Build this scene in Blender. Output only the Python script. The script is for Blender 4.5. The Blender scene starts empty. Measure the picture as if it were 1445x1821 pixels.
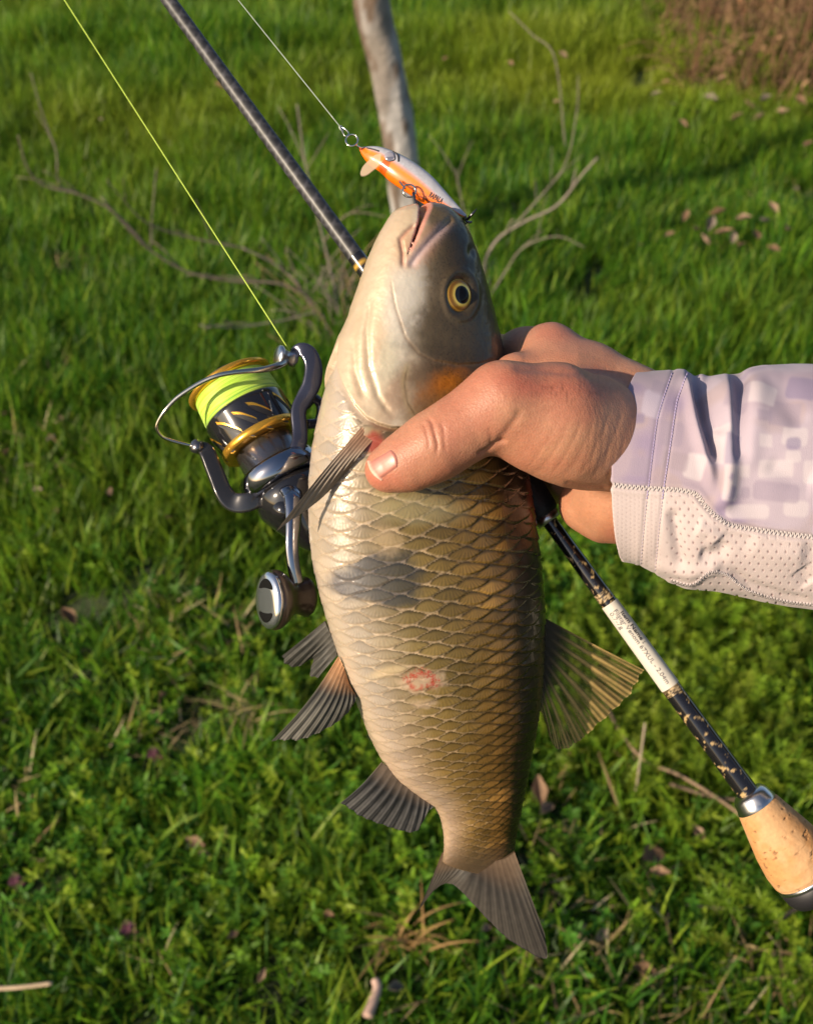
import bpy, math, random
import numpy as np
from mathutils import Matrix, Vector
from mathutils.bvhtree import BVHTree

# ---------------------------------------------------------------- camera, sky, sun, exposure
SC = bpy.context.scene
COL = SC.collection
PITCH = math.radians(38.0)
CAM_H = 1.55
FPX, CXP, CYP = 1900.0, 722.5, 910.5           # focal length and centre in photo pixels
cd = bpy.data.cameras.new('camera')
cam = bpy.data.objects.new('camera', cd)
COL.objects.link(cam)
cam.location = (0, 0, CAM_H)
cam.rotation_euler = (math.pi/2 - PITCH, 0, 0)
cd.sensor_fit = 'HORIZONTAL'
cd.sensor_width = 36.0
cd.lens = 36.0*FPX/1445.0
cd.clip_start = 0.01
cd.clip_end = 400
cd.dof.use_dof = True
cd.dof.focus_distance = 0.40
cd.dof.aperture_fstop = 20.0
SC.camera = cam
SUN_DIR = Vector((-0.74, -0.51, 0.42)).normalized()      # towards the sun
elev = math.asin(SUN_DIR.z)
azim = math.atan2(SUN_DIR.x, SUN_DIR.y)
wd = bpy.data.worlds.new('World'); SC.world = wd; wd.use_nodes = True
nt = wd.node_tree
sky = nt.nodes.new('ShaderNodeTexSky'); sky.sky_type = 'NISHITA'; sky.sun_disc = False
sky.sun_elevation = elev; sky.sun_rotation = azim
sky.air_density = 1.0; sky.dust_density = 1.5
bg = nt.nodes['Background']; bg.inputs[1].default_value = 0.09
nt.links.new(sky.outputs[0], bg.inputs[0])
sl = bpy.data.lights.new('sun', 'SUN'); sl.energy = 5.0; sl.angle = math.radians(0.6); sl.color = (1.0, 0.83, 0.61)
so = bpy.data.objects.new('sun', sl); COL.objects.link(so)
so.rotation_euler = SUN_DIR.to_track_quat('Z', 'Y').to_euler()
so.location = (-4, -4, 4)
vs = SC.view_settings
vs.view_transform = 'Standard'; vs.look = 'None'; vs.exposure = 0.40; vs.gamma = 1.0; vs.use_curve_mapping = False

random.seed(7)
RNG = np.random.default_rng(11)
CM = Matrix.Translation(cam.location) @ cam.rotation_euler.to_matrix().to_4x4()
CMR = np.array(CM.to_3x3())

# ---------------------------------------------------------------- pixel / space helpers
def P(px, py, d):                                # photo pixel + distance in mm -> camera frame, mm
    return np.array([(px-CXP)/FPX*d, -(py-CYP)/FPX*d, -d], dtype=float)
def PX(pts):                                     # camera frame mm -> pixels
    d = -pts[..., 2]
    return pts[..., 0]/d*FPX+CXP, -pts[..., 1]/d*FPX+CYP
def ray_world(px, py):
    r = np.array([(px-CXP)/FPX, -(py-CYP)/FPX, -1.0])
    return CMR @ r
def terrain(x, y):
    h = 0.035*np.sin(1.1*x+0.6*y+0.4)+0.03*np.sin(2.3*y-0.7*x+1.0)+0.02*np.sin(3.1*x+1.9*y)
    h = h + 0.012*np.sin(7.3*x-4.1*y)+0.010*np.sin(5.9*y+8.1*x+2.0)
    far = np.clip((y-4.0)/10.0, 0, 1)
    return h + far*far*0.5
def on_ground(px, py):
    r = ray_world(px, py); t = CAM_H/-r[2]
    for _ in range(8):
        x, y = r[0]*t, r[1]*t
        t = (CAM_H-float(terrain(np.float64(x), np.float64(y))))/-r[2]
    return np.array([r[0]*t, r[1]*t, CAM_H+r[2]*t])
def at_y(px, py, yw):                            # point on the pixel's ray at world distance y
    r = ray_world(px, py); t = yw/r[1]
    return np.array([r[0]*t, yw, CAM_H+r[2]*t])
def nrm(v):
    v = np.asarray(v, float); return v/np.linalg.norm(v)
def smooth(a, b, x):
    t = np.clip((x-a)/(b-a), 0, 1); return t*t*(3-2*t)
def lerp(a, b, t): return a+(b-a)*t

def _hash(ix, iy, iz):
    n = (ix*374761393 + iy*668265263 + iz*2147483647) & 0xffffffff
    n = ((n ^ (n >> 13))*1274126177) & 0xffffffff
    return ((n ^ (n >> 16)) & 0xffff)/65535.0
def vnoise(p):                                   # value noise, p (N,3)
    i = np.floor(p).astype(np.int64); f = p-i; f = f*f*(3-2*f)
    out = 0
    for a in (0, 1):
        for b in (0, 1):
            for c in (0, 1):
                w = (f[:, 0] if a else 1-f[:, 0])*(f[:, 1] if b else 1-f[:, 1])*(f[:, 2] if c else 1-f[:, 2])
                out = out + w*_hash(i[:, 0]+a, i[:, 1]+b, i[:, 2]+c)
    return out
def fbm(p, o=3):
    s = 0; a = 0.5
    for k in range(o):
        s = s + a*vnoise(p*(2.0**k)+17.3*k); a *= 0.5
    return s/(1-0.5**o)

def seg_dist(px, py, poly):                      # distance to a polyline and the position along it
    best = np.full(px.shape, 1e9); tt = np.zeros(px.shape)
    n = len(poly)-1
    for k in range(n):
        ax, ay = poly[k]; bx, by = poly[k+1]
        dx, dy = bx-ax, by-ay
        t = np.clip(((px-ax)*dx+(py-ay)*dy)/(dx*dx+dy*dy+1e-9), 0, 1)
        d = np.hypot(px-ax-t*dx, py-ay-t*dy)
        m = d < best
        best = np.where(m, d, best); tt = np.where(m, (k+t)/n, tt)
    return best, tt
def inside(px, py, poly):
    c = np.zeros(px.shape, bool); n = len(poly)
    for k in range(n):
        x1, y1 = poly[k]; x2, y2 = poly[(k+1) % n]
        if y1 == y2: continue
        m = ((y1 > py) != (y2 > py)) & (px < (x2-x1)*(py-y1)/(y2-y1)+x1)
        c ^= m
    return c
def catmull(pts, n):                             # resample a polyline smoothly
    pts = np.asarray(pts, float)
    d = np.r_[0, np.cumsum(np.linalg.norm(np.diff(pts, axis=0), axis=1)**0.5)]
    q = np.linspace(0, d[-1], n); out = np.zeros((n, pts.shape[1]))
    m = np.zeros_like(pts)
    m[1:-1] = (pts[2:]-pts[:-2])/(d[2:]-d[:-2])[:, None]
    m[0] = (pts[1]-pts[0])/(d[1]-d[0]); m[-1] = (pts[-1]-pts[-2])/(d[-1]-d[-2])
    k = np.clip(np.searchsorted(d, q, side='right')-1, 0, len(pts)-2)
    h = (d[k+1]-d[k]); t = ((q-d[k])/h)[:, None]; h = h[:, None]
    return ((2*t**3-3*t**2+1)*pts[k]+(t**3-2*t**2+t)*h*m[k]+(-2*t**3+3*t**2)*pts[k+1]+(t**3-t**2)*h*m[k+1])

# ---------------------------------------------------------------- mesh helpers
def mesh_np(name, v, quads, smooth_sh=True, col=None, extra=None):
    me = bpy.data.meshes.new(name)
    v = np.ascontiguousarray(v, dtype=np.float32); quads = np.ascontiguousarray(quads, dtype=np.int32)
    k = quads.shape[1]
    me.vertices.add(len(v)); me.vertices.foreach_set('co', v.ravel())
    me.loops.add(quads.size); me.loops.foreach_set('vertex_index', quads.ravel())
    me.polygons.add(len(quads))
    me.polygons.foreach_set('loop_start', np.arange(0, quads.size, k, dtype=np.int32))
    me.update(calc_edges=True)
    me.polygons.foreach_set('use_smooth', np.full(len(quads), smooth_sh))
    if col is not None:
        a = me.attributes.new('Col', 'FLOAT_COLOR', 'POINT')
        c = np.ones((len(v), 4), np.float32); c[:, :col.shape[1]] = col
        a.data.foreach_set('color', c.ravel())
    for nme, arr in (extra or {}).items():
        a = me.attributes.new(nme, 'FLOAT', 'POINT'); a.data.foreach_set('value', np.ascontiguousarray(arr, dtype=np.float32))
    me.update()
    return me
def mesh_py(name, v, faces, smooth_sh=True, col=None):
    me = bpy.data.meshes.new(name)
    me.from_pydata([tuple(map(float, p)) for p in v], [], [tuple(map(int, f)) for f in faces])
    me.polygons.foreach_set('use_smooth', np.full(len(me.polygons), smooth_sh))
    if col is not None:
        a = me.attributes.new('Col', 'FLOAT_COLOR', 'POINT')
        c = np.ones((len(v), 4), np.float32); c[:, :col.shape[1]] = col
        a.data.foreach_set('color', c.ravel())
    me.update()
    return me
class MB:                                        # collects several shapes for one mesh
    def __init__(s): s.v = []; s.f = []; s.c = []; s.n = 0
    def add(s, v, f, c=None):
        v = np.asarray(v, float)
        s.v.append(v); s.f += [tuple(int(i)+s.n for i in q) for q in f]; s.n += len(v)
        if c is None: c = (1, 1, 1)
        c = np.asarray(c, float)
        s.c.append(np.tile(c, (len(v), 1)) if c.ndim == 1 else c)
        return s
    @property
    def verts(s): return np.vstack(s.v)
    @property
    def cols(s): return np.vstack(s.c)

def tag(o, label=None, cat=None, group=None, kind=None):
    if label: o['label'] = label
    if cat: o['category'] = cat
    if group: o['group'] = group
    if kind: o['kind'] = kind
    return o
BASE = {}
def thing(name, label, cat, base, group=None):   # an Empty in the camera frame, base in mm
    o = bpy.data.objects.new(name, None); COL.objects.link(o)
    o.empty_display_size = 0.02
    o.matrix_world = CM @ Matrix.Translation(Vector(base)*0.001)
    BASE[o.name] = np.asarray(base, float)
    return tag(o, label, cat, group)
def part(name, parent, me_v, faces, mat, smooth_sh=True, col=None, extra=None, label=None, kind=None):
    root = parent
    while root.parent: root = root.parent
    b = BASE[root.name]
    v = (np.asarray(me_v, float)-b)*0.001
    fa = faces if isinstance(faces, np.ndarray) else None
    me = mesh_np(name, v, fa, smooth_sh, col, extra) if fa is not None else mesh_py(name, v, faces, smooth_sh, col)
    o = bpy.data.objects.new(name, me); COL.objects.link(o); o.parent = parent
    me.materials.append(mat)
    tag(o, label, None, None, kind)
    return o
def partmb(name, parent, mb, mat, smooth_sh=True, **k):
    return part(name, parent, mb.verts, mb.f, mat, smooth_sh, mb.cols, **k)
def wobj(name, v, faces, mat, smooth_sh=True, col=None, loc=(0, 0, 0), parent=None):  # an object in world metres
    v = np.asarray(v, float)-np.asarray(loc, float)
    me = mesh_np(name, v, faces, smooth_sh, col) if isinstance(faces, np.ndarray) else mesh_py(name, v, faces, smooth_sh, col)
    o = bpy.data.objects.new(name, me); COL.objects.link(o)
    if parent is None: o.location = loc
    else: o.parent = parent
    me.materials.append(mat)
    return o

def frame(ax):
    ax = nrm(ax); r = np.array([0, 0, 1.0]) if abs(ax[2]) < 0.9 else np.array([1.0, 0, 0])
    x = nrm(np.cross(r, ax)); y = np.cross(ax, x)
    return x, y, ax
def lathe(prof, o, ax, n=48, x=None, close=True):   # prof: (distance along axis, radius)
    X, Y, A = frame(ax)
    if x is not None:
        X = nrm(np.asarray(x)-np.dot(x, A)*A); Y = np.cross(A, X)
    prof = np.asarray(prof, float); m = len(prof)
    th = np.arange(n)/n*2*np.pi
    ring = np.cos(th)[:, None]*X+np.sin(th)[:, None]*Y
    v = (np.asarray(o)+prof[:, 0, None, None]*A+prof[:, 1, None, None]*ring[None]).reshape(-1, 3)
    f = []
    for i in range(m-1):
        for j in range(n):
            f.append((i*n+j, i*n+(j+1) % n, (i+1)*n+(j+1) % n, (i+1)*n+j))
    if close:
        if prof[0, 1] > 1e-6: f.append(tuple(range(n-1, -1, -1)))
        if prof[-1, 1] > 1e-6: f.append(tuple((m-1)*n+j for j in range(n)))
    return v, f
def tube(pts, rad, n=10, flat=1.0, up=None, cap=True, sq=1.0):
    pts = np.asarray(pts, float); m = len(pts)
    rad = np.full(m, rad) if np.isscalar(rad) else np.asarray(rad, float)
    tg = np.gradient(pts, axis=0); tg /= np.linalg.norm(tg, axis=1)[:, None]+1e-12
    X = nrm(np.cross(tg[0], up)) if up is not None else frame(tg[0])[0]
    th = np.arange(n)/n*2*np.pi; v = []
    ct = np.sign(np.cos(th))*np.abs(np.cos(th))**sq; st_ = np.sign(np.sin(th))*np.abs(np.sin(th))**sq
    for i in range(m):
        if up is not None: X = nrm(np.cross(tg[i], up))
        else: X = nrm(X-np.dot(X, tg[i])*tg[i])
        Y = np.cross(tg[i], X)
        v.append(pts[i]+rad[i]*(ct[:, None]*X+flat*st_[:, None]*Y))
    v = np.vstack(v); f = []
    for i in range(m-1):
        for j in range(n):
            f.append((i*n+j, i*n+(j+1) % n, (i+1)*n+(j+1) % n, (i+1)*n+j))
    if cap:
        f.append(tuple(range(n-1, -1, -1))); f.append(tuple((m-1)*n+j for j in range(n)))
    return v, f
def torus(c, ax, R, r, n=28, m=8):
    X, Y, A = frame(ax); th = np.arange(n)/n*2*np.pi
    pts = [np.asarray(c)+R*(math.cos(t)*X+math.sin(t)*Y) for t in th]
    v = []; f = []
    ph = np.arange(m)/m*2*np.pi
    for t, p in zip(th, pts):
        rd = math.cos(t)*X+math.sin(t)*Y
        v.append(p+r*(np.cos(ph)[:, None]*rd+np.sin(ph)[:, None]*A))
    for i in range(n):
        for j in range(m):
            f.append((i*m+j, i*m+(j+1) % m, ((i+1) % n)*m+(j+1) % m, ((i+1) % n)*m+j))
    return np.vstack(v), f

def surface_nets(f, o, h):
    s = f < 0
    ca = [s[a:s.shape[0]-1+a, b:s.shape[1]-1+b, c:s.shape[2]-1+c] for a in (0, 1) for b in (0, 1) for c in (0, 1)]
    cnt = sum(x.astype(np.int8) for x in ca)
    act = (cnt > 0) & (cnt < 8)
    I = np.argwhere(act)
    vid = np.full(act.shape, -1, np.int32); vid[act] = np.arange(len(I))
    cr = np.array([(a, b, c) for a in (0, 1) for b in (0, 1) for c in (0, 1)])
    fv = np.stack([f[I[:, 0]+a, I[:, 1]+b, I[:, 2]+c] for a, b, c in cr], 1)
    acc = np.zeros((len(I), 3)); num = np.zeros(len(I))
    for i in range(8):
        for j in range(i+1, 8):
            if np.abs(cr[i]-cr[j]).sum() != 1: continue
            m = (fv[:, i] < 0) != (fv[:, j] < 0)
            t = np.where(m, fv[:, i]/(fv[:, i]-fv[:, j]+1e-12*(fv[:, i] == fv[:, j])), 0)
            acc += np.where(m[:, None], cr[i]+(cr[j]-cr[i])*t[:, None], 0); num += m
    v = (I+acc/num[:, None])*h+o
    Q = []
    for ax in range(3):
        b, c = [k for k in range(3) if k != ax]
        if ax == 1: b, c = c, b
        sl0 = [slice(None)]*3; sl1 = [slice(None)]*3
        sl0[ax] = slice(0, -1); sl1[ax] = slice(1, None)
        s0 = s[tuple(sl0)]; s1 = s[tuple(sl1)]
        E = np.argwhere(s0 != s1)
        ok = (E[:, b] > 0) & (E[:, c] > 0) & (E[:, b] < s.shape[b]-1) & (E[:, c] < s.shape[c]-1)
        E = E[ok]
        if not len(E): continue
        fl = s0[E[:, 0], E[:, 1], E[:, 2]]
        def cell(db, dc):
            e = E.copy(); e[:, b] -= db; e[:, c] -= dc
            return vid[e[:, 0], e[:, 1], e[:, 2]]
        q = np.stack([cell(1, 1), cell(0, 1), cell(0, 0), cell(1, 0)], 1)
        q[~fl] = q[~fl][:, ::-1]
        Q.append(q)
    return v, np.vstack(Q)
def subdivide(v, q):
    n = len(v)
    e = np.stack([q, np.roll(q, -1, 1)], 2).reshape(-1, 2); e.sort(axis=1)
    key = e[:, 0].astype(np.int64)*n+e[:, 1]
    u, inv = np.unique(key, return_inverse=True)
    mid = (v[u//n]+v[u % n])/2; cen = v[q].mean(1)
    inv = inv.reshape(-1, 4)+n; fc = np.arange(len(q))+n+len(u)
    nq = np.concatenate([np.stack([q[:, k], inv[:, k], fc, inv[:, (k-1) % 4]], 1) for k in range(4)])
    return np.vstack([v, mid, cen]), nq
def relax(v, q, it=2):
    for _ in range(it):
        s = np.zeros_like(v); c = np.zeros(len(v))
        for k in range(4):
            for d in (1, 3):
                np.add.at(s, q[:, k], v[q[:, (k+d) % 4]]); np.add.at(c, q[:, k], 1)
        v = 0.5*v+0.5*s/c[:, None]
    return v
def vnormals(v, q):
    n = np.cross(v[q[:, 2]]-v[q[:, 0]], v[q[:, 3]]-v[q[:, 1]])
    out = np.zeros_like(v)
    for k in range(4):
        for a in range(3): out[:, a] += np.bincount(q[:, k], n[:, a], len(v))
    return out/(np.linalg.norm(out, axis=1)[:, None]+1e-12)
def project(fn, v, it=2, e=0.05):
    for _ in range(it):
        f0 = fn(v)
        g = np.stack([(fn(v+np.eye(3)[k]*e)-f0)/e for k in range(3)], 1)
        v = v-np.clip(f0/(np.sum(g*g, 1)+1e-6), -1, 1)[:, None]*g
    return v
def blend(col, c, w):
    return col+(np.asarray(c)-col)*w[:, None]
def text_mesh(body, size=1.0, bold=0.0, shear=0.0):
    cu = bpy.data.curves.new('lettering', 'FONT'); cu.body = body; cu.size = size; cu.offset = bold; cu.shear = shear
    cu.resolution_u = 3
    ob = bpy.data.objects.new('lettering', cu); COL.objects.link(ob)
    bpy.context.view_layer.update()
    me = bpy.data.meshes.new_from_object(ob.evaluated_get(bpy.context.evaluated_depsgraph_get()))
    v = np.array([p.co[:] for p in me.vertices]); f = [tuple(p.vertices) for p in me.polygons]
    bpy.data.objects.remove(ob); bpy.data.curves.remove(cu); bpy.data.meshes.remove(me)
    return v, f

# ---------------------------------------------------------------- materials
def S(n, k, v):
    if k in n.inputs: n.inputs[k].default_value = v
def mat(name, color=(0.5, 0.5, 0.5), rough=0.5, metal=0.0, attr=None, coat=0.0, coat_rough=0.1, sss=0.0, sss_r=(1, .3, .15), sss_scale=0.004,
        bump=None, var=None, spec=0.5, transl=0.0, alpha=1.0, alpha_attr=None, rough_attr=None, aniso=0.0, trans=0.0, objrand=0.0, sheen=0.0, tint=None):
    m = bpy.data.materials.new(name); m.use_nodes = True
    t = m.node_tree; b = t.nodes['Principled BSDF']; L = t.links.new
    S(b, 'Roughness', rough); S(b, 'Metallic', metal); S(b, 'Specular IOR Level', spec)
    S(b, 'Coat Weight', coat); S(b, 'Coat Roughness', coat_rough); S(b, 'Subsurface Weight', sss)
    S(b, 'Subsurface Radius', sss_r); S(b, 'Subsurface Scale', sss_scale); S(b, 'Anisotropic', aniso)
    S(b, 'Transmission Weight', trans); S(b, 'Alpha', alpha); S(b, 'Sheen Weight', sheen)
    if attr:
        a = t.nodes.new('ShaderNodeAttribute'); a.attribute_name = attr; cs = a.outputs['Color']
    else:
        a = t.nodes.new('ShaderNodeRGB'); a.outputs[0].default_value = (*color, 1); cs = a.outputs[0]
    if objrand:
        oi = t.nodes.new('ShaderNodeObjectInfo'); hs = t.nodes.new('ShaderNodeHueSaturation')
        mr = t.nodes.new('ShaderNodeMapRange'); mr.inputs[3].default_value = 1-objrand; mr.inputs[4].default_value = 1+objrand
        L(oi.outputs['Random'], mr.inputs[0]); L(mr.outputs[0], hs.inputs['Value']); L(cs, hs.inputs['Color']); cs = hs.outputs[0]
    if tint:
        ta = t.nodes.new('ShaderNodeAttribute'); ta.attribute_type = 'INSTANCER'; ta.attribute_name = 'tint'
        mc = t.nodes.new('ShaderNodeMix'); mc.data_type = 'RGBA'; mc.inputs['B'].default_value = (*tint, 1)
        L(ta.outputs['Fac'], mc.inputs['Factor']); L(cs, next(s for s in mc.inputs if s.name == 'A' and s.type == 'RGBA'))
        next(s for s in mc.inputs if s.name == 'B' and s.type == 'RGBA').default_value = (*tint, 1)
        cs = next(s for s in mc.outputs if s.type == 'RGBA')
    if var:                                      # (scale, amount) brightness variation of the pigment
        tc = t.nodes.new('ShaderNodeTexCoord'); nz = t.nodes.new('ShaderNodeTexNoise')
        nz.inputs['Scale'].default_value = var[0]; nz.inputs['Detail'].default_value = 5
        L(tc.outputs['Object'], nz.inputs['Vector'])
        mr = t.nodes.new('ShaderNodeMapRange'); mr.inputs[1].default_value = .25; mr.inputs[2].default_value = .75
        mr.inputs[3].default_value = 1-var[1]; mr.inputs[4].default_value = 1+var[1]
        L(nz.outputs['Fac'], mr.inputs[0])
        vm = t.nodes.new('ShaderNodeVectorMath'); vm.operation = 'SCALE'
        L(cs, vm.inputs[0]); L(mr.outputs[0], vm.inputs['Scale']); cs = vm.outputs[0]
    L(cs, b.inputs['Base Color'])
    if rough_attr:
        ra = t.nodes.new('ShaderNodeAttribute'); ra.attribute_name = rough_attr; L(ra.outputs['Fac'], b.inputs['Roughness'])
    if bump:
        tc = t.nodes.new('ShaderNodeTexCoord'); bp = t.nodes.new('ShaderNodeBump')
        bp.inputs['Strength'].default_value = bump[1]; bp.inputs['Distance'].default_value = bump[2]
        kind = bump[3] if len(bump) > 3 else 'noise'
        if kind == 'noise':
            nz = t.nodes.new('ShaderNodeTexNoise'); nz.inputs['Scale'].default_value = bump[0]; nz.inputs['Detail'].default_value = 4
            L(tc.outputs['Object'], nz.inputs['Vector']); L(nz.outputs['Fac'], bp.inputs['Height'])
        else:
            nz = t.nodes.new('ShaderNodeTexVoronoi'); nz.inputs['Scale'].default_value = bump[0]
            L(tc.outputs['Object'], nz.inputs['Vector']); L(nz.outputs['Distance'], bp.inputs['Height'])
        L(bp.outputs[0], b.inputs['Normal'])
    out = t.nodes['Material Output']; sh = b.outputs[0]
    if transl:
        tr = t.nodes.new('ShaderNodeBsdfTranslucent'); L(cs, tr.inputs['Color'])
        mx = t.nodes.new('ShaderNodeMixShader'); mx.inputs[0].default_value = transl
        L(sh, mx.inputs[1]); L(tr.outputs[0], mx.inputs[2]); sh = mx.outputs[0]
    if alpha_attr:
        aa = t.nodes.new('ShaderNodeAttribute'); aa.attribute_name = alpha_attr
        tp = t.nodes.new('ShaderNodeBsdfTransparent'); mx = t.nodes.new('ShaderNodeMixShader')
        L(aa.outputs['Fac'], mx.inputs[0]); L(tp.outputs[0], mx.inputs[1]); L(sh, mx.inputs[2]); sh = mx.outputs[0]
    L(sh, out.inputs['Surface'])
    return m

# ---------------------------------------------------------------- ground
M_soil = mat('soil', (0.030, 0.045, 0.014), 0.95, var=(3.0, 0.5), bump=(60, 0.6, 0.02))
gx = np.sinh(np.linspace(-4.2, 4.2, 241))*2.4
gy = np.r_[-np.sinh(np.linspace(3.2, 0.05, 60))*1.6, np.sinh(np.linspace(0, 4.6, 200))*2.0]
GX, GY = np.meshgrid(gx, gy)
gv = np.stack([GX, GY, terrain(GX, GY)], -1).reshape(-1, 3)
ny_, nx_ = GX.shape
ii = np.arange(ny_-1)[:, None]*nx_+np.arange(nx_-1)[None]
gq = np.stack([ii, ii+1, ii+1+nx_, ii+nx_], -1).reshape(-1, 4)
ground = wobj('ground', gv, gq, M_soil)
tag(ground, 'dark soil under the meadow grass', 'ground', kind='structure')

# ---------------------------------------------------------------- grass (uncountable ground cover)
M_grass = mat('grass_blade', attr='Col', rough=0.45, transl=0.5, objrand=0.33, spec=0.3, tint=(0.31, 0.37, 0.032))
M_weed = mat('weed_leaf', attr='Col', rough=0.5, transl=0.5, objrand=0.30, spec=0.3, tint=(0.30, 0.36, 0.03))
def blade(mb, bx, by, h, w, az, lean, curl, c0, c1, seg=4):
    d = np.array([math.cos(az), math.sin(az), 0]); s = np.array([-d[1], d[0], 0])
    v = []; c = []; ang = lean; p = np.array([bx, by, -0.01])
    for k in range(seg+1):
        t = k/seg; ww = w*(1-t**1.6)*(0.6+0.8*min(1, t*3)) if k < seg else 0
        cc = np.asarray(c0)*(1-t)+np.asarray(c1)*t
        if k < seg:
            v += [p-s*ww/2, p+s*ww/2]; c += [cc, cc]
        else:
            v.append(p.copy()); c.append(cc)
        p = p+h/seg*(math.cos(ang)*np.array([0, 0, 1])+math.sin(ang)*d); ang += curl/seg
    f = [(2*k, 2*k+1, 2*k+3, 2*k+2) for k in range(seg-1)]+[(2*seg-2, 2*seg-1, 2*seg)]
    mb.add(v, f, np.array(c))
def leaf(mb, p, d, up, L, w, c, fold=0.25):
    d = nrm(d); s = nrm(np.cross(d, up)); n = np.cross(s, d)
    p = np.asarray(p)
    v = [p, p+d*L*.35+s*w/2+n*fold*w*.5, p+d*L*.38, p+d*L*.35-s*w/2+n*fold*w*.5,
         p+d*L*.72+s*w*.42+n*fold*w*.3, p+d*L*.75-n*L*.03, p+d*L*.72-s*w*.42+n*fold*w*.3, p+d*L-n*L*.08]
    f = [(0, 1, 2), (0, 2, 3), (1, 4, 5, 2), (2, 5, 6, 3), (4, 7, 5), (5, 7, 6)]
    mb.add(v, f, c)
GREENS = [(0.075, 0.205, 0.013), (0.125, 0.275, 0.017), (0.185, 0.330, 0.020), (0.045, 0.145, 0.015), (0.250, 0.345, 0.028)]
proto_cols = {}
def proto(coln, mb, mt):
    me = mesh_py('grass_tuft', mb.verts, mb.f, True, mb.cols); me.materials.append(mt)
    o = bpy.data.objects.new('grass_tuft', me)
    proto_cols.setdefault(coln, bpy.data.collections.new(coln)).objects.link(o)
R_ = random
for k in range(7):                               # short lawn blades
    mb = MB()
    for _ in range(58):
        a = R_.random()*6.28; r = 0.055*math.sqrt(R_.random()); g = np.array(R_.choice(GREENS))*R_.uniform(.7, 1.25)
        hh = R_.uniform(.035, .10)
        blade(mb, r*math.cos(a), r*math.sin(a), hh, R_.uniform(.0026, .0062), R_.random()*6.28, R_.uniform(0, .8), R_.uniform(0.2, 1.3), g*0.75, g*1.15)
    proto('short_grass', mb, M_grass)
for k in range(6):                               # longer soft blades
    mb = MB()
    for _ in range(60):
        a = R_.random()*6.28; r = 0.075*math.sqrt(R_.random()); g = np.array(R_.choice(GREENS))*R_.uniform(.75, 1.2)
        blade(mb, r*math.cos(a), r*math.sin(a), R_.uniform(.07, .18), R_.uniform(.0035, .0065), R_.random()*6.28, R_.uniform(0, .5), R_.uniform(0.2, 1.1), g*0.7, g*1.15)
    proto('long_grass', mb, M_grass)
for k in range(7):                               # low leafy weeds
    mb = MB()
    for _ in range(9):
        a = R_.random()*6.28; r = 0.05*math.sqrt(R_.random()); b = np.array([r*math.cos(a), r*math.sin(a), 0])
        az = R_.random()*6.28; ln = R_.uniform(.2, .9); d = np.array([math.cos(az)*ln, math.sin(az)*ln, 1.0]); d = nrm(d)
        H = R_.uniform(.025, .065); g = np.array(R_.choice([(0.18, 0.33, 0.018), (0.13, 0.29, 0.02), (0.07, 0.20, 0.018), (0.26, 0.36, 0.025)]))*R_.uniform(.8, 1.2)
        st = [b, b+d*H*.5, b+d*H]
        v, f = tube(st, [.0008, .0007, .0005], 4); mb.add(v, f, g*.8)
        for n_ in range(3):
            z = H*(0.4+0.3*n_); q = R_.random()*6.28; m_ = 4 if n_ == 2 else R_.choice([2, 4])
            for e in range(m_):
                qa = q+e*6.28/m_; ld = np.array([math.cos(qa), math.sin(qa), R_.uniform(.1, .7)])
                leaf(mb, b+d*z, ld, d, R_.uniform(.008, .017), R_.uniform(.004, .0075), g*R_.uniform(.85, 1.15))
    proto('leafy', mb, M_weed)
for k in range(4):                               # feathery yellow green bedstraw
    mb = MB()
    for _ in range(16):
        a = R_.random()*6.28; r = 0.06*math.sqrt(R_.random()); b = np.array([r*math.cos(a), r*math.sin(a), 0])
        az = R_.random()*6.28; ln = R_.uniform(.1, .8); d = nrm(np.array([math.cos(az)*ln, math.sin(az)*ln, 1.0]))
        H = R_.uniform(.05, .12); g = np.array(R_.choice([(0.23, 0.35, 0.02), (0.18, 0.32, 0.018), (0.27, 0.36, 0.03)]))*R_.uniform(.8, 1.15)
        v, f = tube([b, b+d*H*.5, b+d*H], [.0009, .0008, .0005], 4); mb.add(v, f, g*.8)
        for n_ in range(6):
            z = H*(0.3+0.14*n_); q = R_.random()*6.28
            for e in range(6):
                qa = q+e*1.047; ld = np.array([math.cos(qa), math.sin(qa), R_.uniform(.3, .9)])
                leaf(mb, b+d*z, ld, d, R_.uniform(.010, .017), .0032, g*R_.uniform(.85, 1.15))
    proto('bedstraw', mb, M_weed)

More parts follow.
